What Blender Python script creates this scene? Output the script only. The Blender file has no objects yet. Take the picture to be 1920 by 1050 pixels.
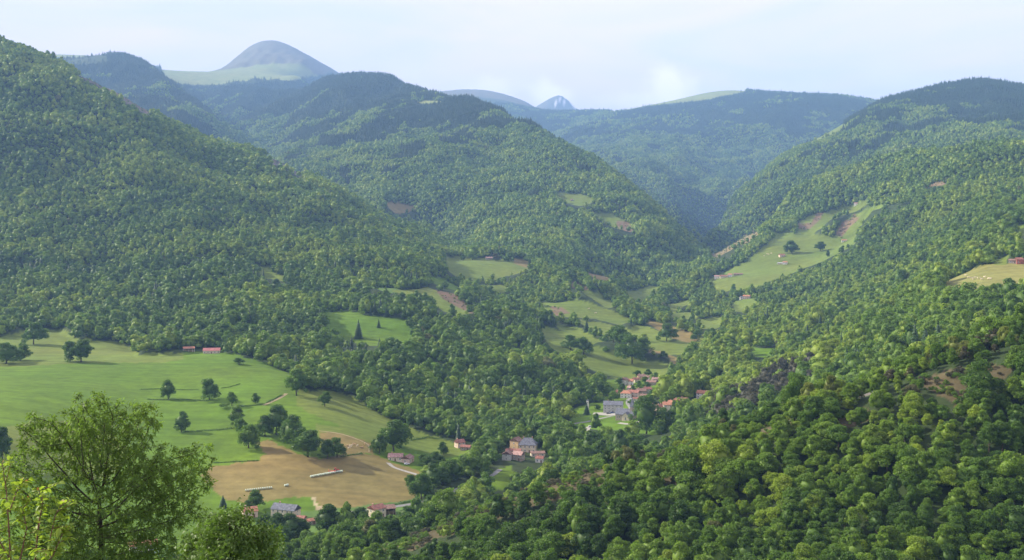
import bpy, math, random
import numpy as np
sc = bpy.context.scene
# ------------------------------------------------------------------ CAMERA
cam = bpy.data.objects.new('camera', bpy.data.cameras.new('camera'))
sc.collection.objects.link(cam); sc.camera = cam
cam.location = (0, 0, 0); cam.rotation_euler = (math.radians(90), 0, 0)
cam.data.sensor_width = 36; cam.data.lens = 2059.0/1920*36
cam.data.shift_y = -(525-430)/1920.0
cam.data.clip_start = .2; cam.data.clip_end = 60000
# ------------------------------------------------------------------ SUN, SKY, EXPOSURE
SUN = np.array([-.80, .30, .50]); SUN /= np.linalg.norm(SUN)
EL = math.asin(SUN[2]); AZ = math.atan2(SUN[0], SUN[1])
sun = bpy.data.objects.new('sun', bpy.data.lights.new('sun', 'SUN'))
sc.collection.objects.link(sun)
sun.data.energy = 5.0; sun.data.angle = math.radians(.5); sun.data.color = (1, .92, .72)
from mathutils import Vector, Matrix, Euler
sun.rotation_euler = Vector(SUN).to_track_quat('Z', 'Y').to_euler()
sun.location = (0, 0, 600)
world = bpy.data.worlds.new('World'); sc.world = world; world.use_nodes = True
nt = world.node_tree; N = nt.nodes; Lk = nt.links; N.clear()
def nd(nt, typ, **kw):
    n = nt.nodes.new(typ)
    for k, v in kw.items(): setattr(n, k, v)
    return n
sky = nd(nt, 'ShaderNodeTexSky', sky_type='NISHITA', sun_disc=False, sun_elevation=EL, sun_rotation=AZ, altitude=700, air_density=1.0, dust_density=1.5, ozone_density=1.5)
bg = nd(nt, 'ShaderNodeBackground'); bg.inputs['Strength'].default_value = .068
ow = nd(nt, 'ShaderNodeOutputWorld')
tc = nd(nt, 'ShaderNodeTexCoord')
mp = nd(nt, 'ShaderNodeMapping'); mp.inputs['Scale'].default_value = (1.1, 1.1, 5.5); mp.inputs['Location'].default_value = (.35, .2, .1)
n1 = nd(nt, 'ShaderNodeTexNoise'); n1.inputs['Scale'].default_value = 2.2; n1.inputs['Detail'].default_value = 7; n1.inputs['Roughness'].default_value = .5; n1.inputs['Distortion'].default_value = .5
r1 = nd(nt, 'ShaderNodeValToRGB'); r1.color_ramp.elements[0].position = .30; r1.color_ramp.elements[1].position = .56
r1.color_ramp.elements[0].color = (.90,.90,.90,1); r1.color_ramp.elements[1].color = (1,1,1,1)
mx = nd(nt, 'ShaderNodeMix', data_type='RGBA')
mx.inputs['B'].default_value = (11.9, 11.3, 12.3, 1)
n3 = nd(nt, 'ShaderNodeTexNoise'); n3.inputs['Scale'].default_value = 3.1; n3.inputs['Detail'].default_value = 8; n3.inputs['Roughness'].default_value = .55; n3.inputs['Distortion'].default_value = .8
r3 = nd(nt, 'ShaderNodeValToRGB'); r3.color_ramp.elements[0].position = .36; r3.color_ramp.elements[1].position = .62
r3.color_ramp.elements[0].color = (.86,.82,.97,1); r3.color_ramp.elements[1].color = (1.05,.87,.93,1)
sv = nd(nt, 'ShaderNodeVectorMath', operation='SCALE'); sv.inputs['Scale'].default_value = 9.7
Lk.new(tc.outputs['Generated'], mp.inputs['Vector']); Lk.new(mp.outputs[0], n1.inputs['Vector']); Lk.new(n1.outputs['Fac'], r1.inputs['Fac'])
Lk.new(mp.outputs[0], n3.inputs['Vector']); Lk.new(n3.outputs['Fac'], r3.inputs['Fac']); Lk.new(r3.outputs['Color'], sv.inputs[0]); Lk.new(sv.outputs[0], mx.inputs['B']); Lk.new(r1.outputs['Color'], mx.inputs['Factor']); Lk.new(sky.outputs['Color'], mx.inputs['A'])
# small bright cumulus just over the far ridges
def cloud_mask(px, py, wx, wy):
    # one cumulus: a soft patch of sky around a fixed world direction, its rim broken by noise
    c = Vector(((px-960)/2059.0, 1, (430-py)/2059.0)).normalized()
    sb = nd(nt, 'ShaderNodeVectorMath', operation='SUBTRACT'); Lk.new(tc.outputs['Generated'], sb.inputs[0]); sb.inputs[1].default_value = c
    nz = nd(nt, 'ShaderNodeTexNoise'); nz.inputs['Scale'].default_value = 38; nz.inputs['Detail'].default_value = 5; Lk.new(tc.outputs['Generated'], nz.inputs['Vector'])
    sc_ = nd(nt, 'ShaderNodeVectorMath', operation='MULTIPLY'); sc_.inputs[1].default_value = (2059.0/wx, 2059.0/wx, 2059.0/wy); Lk.new(sb.outputs[0], sc_.inputs[0])
    ln = nd(nt, 'ShaderNodeVectorMath', operation='LENGTH'); Lk.new(sc_.outputs[0], ln.inputs[0])
    ad = nd(nt, 'ShaderNodeMath', operation='MULTIPLY_ADD'); Lk.new(nz.outputs['Fac'], ad.inputs[0]); ad.inputs[1].default_value = -2.2; Lk.new(ln.outputs['Value'], ad.inputs[2])
    r_ = nd(nt, 'ShaderNodeMapRange', interpolation_type='SMOOTHSTEP'); r_.inputs['From Min'].default_value = .45; r_.inputs['From Max'].default_value = -.75; Lk.new(ad.outputs[0], r_.inputs['Value'])
    return r_.outputs[0]
mp2 = nd(nt, 'ShaderNodeMapping'); mp2.inputs['Scale'].default_value = (9, 9, 15); mp2.inputs['Location'].default_value = (.0, .2, .55)
n2 = nd(nt, 'ShaderNodeTexNoise'); n2.inputs['Scale'].default_value = 1.4; n2.inputs['Detail'].default_value = 5
r2 = nd(nt, 'ShaderNodeValToRGB'); r2.color_ramp.elements[0].position = .50; r2.color_ramp.elements[1].position = .66
Lk.new(tc.outputs['Generated'], mp2.inputs['Vector']); Lk.new(mp2.outputs[0], n2.inputs['Vector']); Lk.new(n2.outputs['Fac'], r2.inputs['Fac'])
sx = nd(nt, 'ShaderNodeSeparateXYZ'); Lk.new(tc.outputs['Generated'], sx.inputs[0])
band = nd(nt, 'ShaderNodeMapRange'); band.inputs['From Min'].default_value = .175; band.inputs['From Max'].default_value = .068
Lk.new(sx.outputs['Z'], band.inputs['Value'])
ml = nd(nt, 'ShaderNodeMath', operation='MULTIPLY'); ml.use_clamp = True; Lk.new(r2.outputs['Color'], ml.inputs[0]); Lk.new(band.outputs[0], ml.inputs[1])
mx2 = nd(nt, 'ShaderNodeMix', data_type='RGBA'); mx2.inputs['B'].default_value = (9.6, 9.0, 9.4, 1)
Lk.new(ml.outputs[0], mx2.inputs['Factor']); Lk.new(mx.outputs['Result'], mx2.inputs['A'])
_last = mx2
for _px, _py, _wx, _wy, _k in ((1255, 165, 44, 40, .8), (1030, 180, 34, 22, .7), (920, 168, 46, 20, .45), (1190, 190, 60, 16, .4)):
    mm = nd(nt, 'ShaderNodeMath', operation='MULTIPLY'); mm.inputs[1].default_value = _k; Lk.new(cloud_mask(_px, _py, _wx, _wy), mm.inputs[0])
    mc = nd(nt, 'ShaderNodeMix', data_type='RGBA'); mc.inputs['B'].default_value = (13.0, 11.5, 10.6, 1); Lk.new(mm.outputs[0], mc.inputs['Factor']); Lk.new(_last.outputs['Result'], mc.inputs['A']); _last = mc
Lk.new(_last.outputs['Result'], bg.inputs['Color']); Lk.new(bg.outputs[0], ow.inputs['Surface'])
sc.view_settings.view_transform = 'Standard'; sc.view_settings.look = 'None'
sc.view_settings.exposure = 1.15; sc.view_settings.gamma = 1
sc.cycles.max_bounces = 4; sc.cycles.diffuse_bounces = 2; sc.cycles.transmission_bounces = 2; sc.cycles.volume_bounces = 0
sc.cycles.glossy_bounces = 1; sc.cycles.transparent_max_bounces = 4
# ------------------------------------------------------------------ TERRAIN
# the photograph's pixel grid (1920 x 1050) is used as the unit for bearings: u=(px-960)/F, s=z/Y
F = 2059.0; H0 = 430.0
def _hash(ix, iy, seed):
    h = (ix.astype(np.int64)*374761393 + iy.astype(np.int64)*668265263 + seed*1442695041) & 0xffffffff
    h = ((h ^ (h >> 13))*1274126177) & 0xffffffff
    h = h ^ (h >> 16)
    return (h & 0xffffff)/float(0xffffff)
def vnoise(x, y, seed=0):
    ix = np.floor(x); iy = np.floor(y); fx = x-ix; fy = y-iy
    fx = fx*fx*fx*(fx*(fx*6-15)+10); fy = fy*fy*fy*(fy*(fy*6-15)+10)
    a = _hash(ix, iy, seed); b = _hash(ix+1, iy, seed); c = _hash(ix, iy+1, seed); d = _hash(ix+1, iy+1, seed)
    return (a*(1-fx)+b*fx)*(1-fy)+(c*(1-fx)+d*fx)*fy
def fbm(x, y, seed=0, octv=4, ridged=False):
    t = 0; a = 1.0; n = 0
    for k in range(octv):
        v = vnoise(x*2**k+17.3*k, y*2**k-9.1*k, seed+k)*2-1
        if ridged: v = 1-2*abs(v)
        t = t+v*a; n += a; a *= .5
    return t/n

CP = []                                   # control points (px, py, Y)
def curve(pts, canopy=0., step=35., behind=None, front=None):
    for i in range(len(pts)-1):
        a = np.array(pts[i], float); b = np.array(pts[i+1], float)
        n = max(1, int(abs(b[0]-a[0])/step))
        for k in range(n):
            p = a+(b-a)*k/n; _cp(p, canopy, behind)
    _cp(np.array(pts[-1], float), canopy, behind)
def _cp(p, canopy, behind):
    px, py, Y = p
    z = -(py-H0)/F*Y-canopy
    CP.append((px, z/Y, Y))
    if behind:
        for (ky, dz) in behind:
            CP.append((px, (z-dz)/(Y*ky), Y*ky))
def pts(lst, canopy=0.):
    for p in lst: _cp(p, canopy, None)
def zpts(lst):
    for px, z, Y in lst: CP.append((px, z/Y, Y))

C1 = 5.; C2 = 10.; C3 = 9.
# the slope below the viewpoint
for px in range(-2000, 4000, 350):
    for Y, z in ((3, -2.6), (8, -5.0), (15, -8.0), (30, -14.5), (63, -29.5), (120, -55), (190, -84)): CP.append((px, z/Y, Y))
for px in range(-2000, 500, 250): zpts([(px, -120, 270), (px, -150, 350), (px, -176, 440), (px, -184, 520)])
for px in range(500, 1100, 150): zpts([(px, -112, 270), (px, -135, 350)])
for px in range(1100, 3600, 250): zpts([(px, -112, 260), (px, -121, 300)])
# near right hill
curve([(500,1115,560),(600,1066,552),(700,1024,545),(800,980,535),(900,938,528),(1000,900,520),(1100,866,516),(1200,842,512),(1300,820,508),(1400,792,503),(1500,762,498),(1600,730,490),(1700,696,482),(1800,660,476),(1920,622,470),(2100,575,465),(2600,520,470)], canopy=C1)
for px, py in ((600,1066),(800,980),(1000,900),(1200,842),(1400,792),(1600,730),(1800,660),(2000,600),(2300,560)):
    Yr = 505; zr = -(py-H0)/F*Yr-C1
    zb = {600:-184,800:-183,1000:-184,1200:-180,1400:-160,1600:-135,1800:-110,2000:-95,2300:-80}[px]
    zpts([(px, zr+(zb-zr)*.55, 580), (px, zb, 640)])
pts([(700,1050,500),(900,1050,460),(1100,1050,425),(1100,950,468),(1300,1050,395),(1300,950,440),(1500,1050,372),(1500,900,430),(1700,1050,360),(1700,850,415),(1900,1050,350),(1900,850,398),(1900,740,432),(2200,1000,350),(2200,800,400)], C1)
# valley floor
zpts([(0,-184,600),(250,-184,600),(-300,-184,600),(-800,-180,600),(450,-184,640),(600,-184,660),(700,-184,690),(800,-184,740),(900,-184,760),(1000,-184,800),(1100,-183,900),(1000,-184,880),(1200,-181,900)])
pts([(600,955,712),(500,960,706),(700,955,716),(400,930,735),(850,910,780),(900,870,850),(1000,862,868),(950,885,820),(1100,795,1022),(1150,772,1088),(1210,790,1000),(1250,800,960),(1200,742,1185),(1180,715,1310),(1215,700,1370),(1250,690,1420)])
# meadow on the left
pts([(0,830,760),(0,760,870),(100,1000,640),(200,960,690),(150,860,785),(100,740,940),(200,740,960),(300,740,990),(300,800,885),(450,740,980),(450,800,880),(300,860,800),(600,800,885),(680,815,880),(600,770,930),(450,870,790),(750,870,832),(640,860,812),(540,860,800),(560,900,765),(680,910,765),(400,760,945),(-300,760,880),(-300,860,760),(-900,760,880)])
curve([(-1200,690,1090),(-300,690,1090),(0,690,1090),(150,678,1130),(300,680,1130),(390,668,1180),(450,675,1150),(545,706,1080)])
pts([(545,740,985),(620,752,975),(700,785,955),(760,812,935),(800,828,915),(860,840,900),(900,850,880)])
pts([(0,650,1290),(100,650,1320),(200,645,1350),(80,625,1430),(250,660,1330),(355,658,1230),(-300,640,1350),(-900,640,1350),(120,668,1200)])
# wooded spur and the folds above the village
pts([(600,700,1110),(700,740,1035),(700,700,1110),(700,650,1250),(800,770,1010),(800,710,1150),(800,655,1290),(900,795,960),(900,745,1080),(900,690,1240),(980,730,1160),(1000,800,960),(1050,765,1060),(1075,745,1120),(980,690,1260)], C2)
curve([(640,640,1370),(740,645,1360),(770,630,1420)], canopy=0)
pts([(610,590,1480),(680,595,1470),(760,605,1460),(700,620,1420)])
pts([(850,610,1500),(920,650,1370),(960,630,1500),(1000,610,1650),(690,560,1640),(620,570,1600),(760,560,1650)], C2)
pts([(780,548,1760),(830,560,1740),(885,588,1640),(840,590,1640)])
pts([(1040,640,1500),(1100,668,1440),(1150,690,1400),(1180,655,1540),(1120,610,1740),(1060,585,1860),(1030,572,1930),(1180,607,1800),(1240,650,1560),(1300,640,1640),(1250,615,1720),(1210,603,1780),(1220,670,1490),(1060,530,2100),(1120,565,1950)])
pts([(840,510,2180),(900,518,2200),(900,492,2320),(960,496,2350),(1000,505,2350)])
pts([(1000,545,2080),(950,560,1960),(900,540,2000),(880,475,2500),(960,475,2550)], C2)
pts([(1200,550,2400),(1230,542,2420),(1125,518,2430),(1160,575,2100),(1240,590,2000)])
pts([(1310,525,2620),(1270,560,2300),(1330,600,1950)], C2)
# left mountain
curve([(-1200,0,3000),(-600,0,3000),(-300,0,2950),(0,75,2850),(60,98,2850),(130,127,2880),(230,175,2900),(290,212,2900),(370,250,2880),(460,277,2900),(520,297,2900),(560,322,2880),(640,362,2860),(720,405,2830),(800,447,2780),(850,470,2700)], canopy=C3, behind=[(1.07,50)])
pts([(0,600,1560),(200,585,1600),(400,600,1480),(400,560,1640),(550,560,1660),(620,530,1780),(700,520,1820),(770,505,1950),(0,500,1850),(0,400,2100),(0,300,2350),(0,200,2580),(200,500,1880),(200,400,2150),(200,300,2450),(150,200,2680),(400,500,1880),(400,400,2250),(400,320,2620),(560,450,2150),(560,380,2550),(720,455,2350),(800,480,2400),(640,430,2400),(-300,600,1560),(-300,400,2050),(-300,200,2500),(-1200,600,1560),(-1200,400,2050),(-1200,200,2500),(300,440,2000),(100,450,1960)], C3)
for _px,_py,_Y in ((0,75,2850),(120,122,2880),(230,175,2900),(370,250,2880),(460,277,2900)): zpts([(_px,-(_py-H0)/F*_Y-120,_Y*1.18),(_px,-(_py-H0)/F*_Y-140,_Y*1.3)])
# middle mountain
curve([(620,130,4800),(680,134,4700),(740,139,4600),(790,160,4400),(840,179,4200),(890,180,4000),(940,198,3850),(1000,227,3650),(1060,264,3480),(1140,312,3320),(1220,377,3170),(1290,432,3020),(1330,474,2900)], canopy=C3, behind=[(1.08,120),(1.2,260)])
pts([(1290,500,2780),(1200,520,2650),(1100,500,2650),(1000,462,2780),(900,455,2850),(1200,450,2820),(1100,400,2960),(1100,330,3170),(1000,300,3330),(1000,400,2980),(900,400,2980),(900,300,3380),(900,230,3720),(800,400,2950),(800,300,3400),(800,220,3900),(720,385,3060),(700,300,3450),(700,220,4000),(720,170,4400),(600,330,3350),(600,270,3750),(600,200,4350),(560,280,3650),(530,290,3600)], C3)
# left far hump and the valley beside it
curve([(80,108,4900),(130,110,4900),(180,104,4950),(235,103,4900),(262,110,4820),(280,118,4780),(300,131,4700),(330,157,4600),(370,190,4450),(410,220,4300),(450,250,4100)], canopy=C3, behind=[(1.05,60)])
pts([(250,180,4250),(350,235,3900),(430,262,3700),(300,200,4150),(200,150,4500)], C3)
curve([(60,103,5600),(110,102,5600),(170,104,5600)])
curve([(310,134,5900),(420,134,5900)], behind=[(1.1,100)])
pts([(330,153,5250),(400,157,5350),(450,150,5450),(520,147,5500),(570,142,5550)])
pts([(450,180,5000),(550,175,5000),(550,225,4400),(480,225,4450),(620,150,4800)], C3)
curve([(415,134,6300),(435,118,6400),(455,101,6450),(475,87,6500),(495,79,6500),(508,76,6500),(528,79,6500),(550,89,6500),(575,104,6450),(600,117,6400),(628,130,6350)], behind=[(1.06,80),(1.2,300)], step=15)
pts([(500,122,5950),(530,120,6000),(470,125,6000),(580,130,5950)])
# far ridges
curve([(840,182,7200),(870,174,7200),(890,173,7100),(930,179,7000),(975,192,6900),(1010,206,6800)], behind=[(1.08,150)])
pts([(1010,235,5800),(950,215,5900),(1060,240,5700),(1080,300,4700),(1120,330,4300)], C3)
curve([(1010,207,6500),(1060,212,6300),(1110,206,6150),(1150,208,6050),(1200,199,5950),(1270,187,5950),(1330,173,5950),(1390,170,5900),(1430,172,5700),(1500,179,5600),(1580,182,5500),(1650,190,5400),(1760,200,5400),(2000,200,5400),(2600,200,5400)], canopy=5, behind=[(1.1,160),(1.25,300)])
curve([(995,210,7800),(1010,206,7800),(1022,203,7800),(1034,200,7800),(1043,195,7800),(1050,193,7800),(1058,195,7800),(1068,199,7800),(1080,201,7800),(1094,203,7800),(1112,209,7800)], step=10, behind=[(1.05,150)])
pts([(1150,280,4950),(1100,245,5350),(1250,285,4800),(1250,350,4100),(1300,405,3550),(1330,440,3250),(1400,250,4950),(1500,235,4950),(1400,320,4250),(1600,215,5000),(1300,220,5300),(1180,330,4300)], C3)
# right conifer hill
curve([(2600,170,4000),(2100,180,4000),(1980,170,4050),(1920,159,4100),(1850,148,4200),(1770,156,4200),(1700,176,4200),(1650,192,4200),(1600,218,4100),(1560,242,4000),(1500,278,3900),(1430,322,3750),(1370,372,3550),(1335,425,3300)], canopy=C3, behind=[(1.07,110),(1.16,170)])
pts([(1800,220,3750),(1900,220,3650),(1900,262,3250),(1700,245,3700),(1780,265,3350),(1650,282,3450),(1600,290,3450),(1500,335,3350),(1420,390,3250),(1360,440,3080),(2100,230,3600),(2600,240,3500)], C3)
# right slope
curve([(2600,230,2700),(2100,255,2700),(1920,271,2700),(1850,273,2700),(1760,281,2800),(1640,293,2950),(1570,327,3000),(1500,367,3000),(1440,413,2960),(1380,446,2900),(1335,478,2850)], canopy=C3, behind=[(1.07,60)])
pts([(1920,595,740),(1800,630,760),(1700,665,775),(1600,700,790),(1500,738,800),(1400,785,810),(1300,818,820),(1920,556,870),(1800,575,930),(1700,612,940),(1600,655,920),(1500,705,900),(1420,740,895),(1320,770,930),(1260,808,880),(1340,745,1000),(1500,655,1240),(1600,610,1300),(1700,565,1350),(1560,590,1550),(1700,530,1600),(1700,450,2000),(1800,450,1600),(1800,400,2000),(1920,400,1550),(1600,520,1950),(1500,545,2000),(1500,600,1650),(1400,610,1680),(1400,640,1420),(1330,660,1350),(1280,720,1120),(1300,690,1240),(1400,700,1150),(1900,340,2200),(1750,370,2400),(1650,340,2750),(1820,310,2450),(2200,400,1550),(2200,300,2300),(2200,595,760),(2700,500,900),(2700,400,1600),(2700,300,2300)], C3)
pts([(1765,532,1130),(1850,500,1160),(1920,496,1160),(1920,545,990),(1850,545,1030),(1800,545,1060),(1920,470,1230),(2100,500,1160),(2100,545,990)])
pts([(1410,652,1330),(1460,657,1310),(1435,672,1260)])
pts([(1345,524,2400),(1380,540,2280),(1430,520,2360),(1500,500,2430),(1560,470,2530),(1600,445,2640),(1470,492,2490),(1440,460,2650),(1500,443,2730),(1540,420,2800),(1600,388,2880),(1640,392,2800),(1395,560,2160),(1330,608,1900)])
# beyond everything
for px in range(-2000, 4000, 300): zpts([(px, 320, 9500), (px, 300, 12000)])
for px in (-2000,-1600): zpts([(px, 500, 4500), (px, 600, 7000)])
for px in (-900, -300): zpts([(px, 700, 7500)])
for px in (2600, 3300, 3800): zpts([(px, 400, 7500)])

CPA = np.array(CP)
CPX = np.stack([(CPA[:,0]-960)/F, np.log(CPA[:,2])*0.8], 1)
CPV = CPA[:,1]
def _phi(d2): return np.sqrt(d2+.006**2)
_d = ((CPX[:,None,:]-CPX[None,:,:])**2).sum(-1)
_n = len(CPX); _M = np.zeros((_n+3, _n+3)); _M[:_n,:_n] = _phi(_d)-np.eye(_n)*0.002
_M[:_n,_n] = 1; _M[_n,:_n] = 1; _M[:_n,_n+1:] = CPX; _M[_n+1:,:_n] = CPX.T
_w = np.linalg.solve(_M, np.concatenate([CPV, [0,0,0]]))
def s_eval(u, t):
    X = np.stack([u.ravel(), t.ravel()*0.8], 1); out = np.empty(len(X))
    for k in range(0, len(X), 6000):
        q = X[k:k+6000]
        d2 = (q[:,:1]-CPX[None,:,0])**2+(q[:,1:]-CPX[None,:,1])**2
        out[k:k+6000] = _phi(d2)@_w[:_n]+_w[_n]+q@_w[_n+1:]
    return out.reshape(u.shape)

# grid: columns are bearings, rows are distances
_uc = [(-1500+i*60-960)/F for i in range(0, 21)]                                   # px -1500..-300
_uc += [(-285+i*15-960)/F for i in range(0, 12)]
_uc += [(-110+i*4-960)/F for i in range(0, 536)]                                   # -110..2030
_uc += [(2045+i*20-960)/F for i in range(0, 12)]
_uc += [(2300+i*80-960)/F for i in range(0, 16)]
GU = np.array(_uc)
GT = np.log(np.concatenate([np.geomspace(3.2, 320, 70)[:-1], np.geomspace(320, 1500, 420)[:-1], np.geomspace(1500, 4500, 300)[:-1], np.geomspace(4500, 8800, 150)]))
_cu = np.linspace(GU[0], GU[-1], 330); _ct = np.concatenate([np.linspace(GT[0], np.log(300), 30)[:-1], np.linspace(np.log(300), np.log(7500), 260)[:-1], np.linspace(np.log(7500), GT[-1], 30)])
# denser coarse columns inside the view
_cu = np.concatenate([np.linspace(GU[0], -.56, 25)[:-1], np.linspace(-.56, .56, 260)[:-1], np.linspace(.56, GU[-1], 25)])
_S = s_eval(*np.meshgrid(_cu, _ct))
def lin(A, xs, ys, x, y):                      # bilinear look-up in A[y, x]
    i = np.clip(np.searchsorted(xs, x)-1, 0, len(xs)-2); j = np.clip(np.searchsorted(ys, y)-1, 0, len(ys)-2)
    fx = np.clip((x-xs[i])/(xs[i+1]-xs[i]), 0, 1); fy = np.clip((y-ys[j])/(ys[j+1]-ys[j]), 0, 1)
    return (A[j,i]*(1-fx)+A[j,i+1]*fx)*(1-fy)+(A[j+1,i]*(1-fx)+A[j+1,i+1]*fx)*fy
UU, TT = np.meshgrid(GU, GT); YY = np.exp(TT); XX = UU*YY
SS = lin(_S, _cu, _ct, UU, TT)

def inpoly(px, py, poly):
    P = np.array(poly, float); c = np.zeros(px.shape, bool); j = len(P)-1
    bb = (px >= P[:,0].min()) & (px <= P[:,0].max()) & (py >= P[:,1].min()) & (py <= P[:,1].max())
    x = px[bb]; y = py[bb]; cc = np.zeros(x.shape, bool)
    for i in range(len(P)):
        xi, yi = P[i,0], P[i,1]; xj, yj = P[j,0], P[j,1]
        if yi != yj:
            cc ^= ((yi > y) != (yj > y)) & (x < (xj-xi)*(y-yi)/(yj-yi)+xi)
        j = i
    c[bb] = cc
    return c

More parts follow.
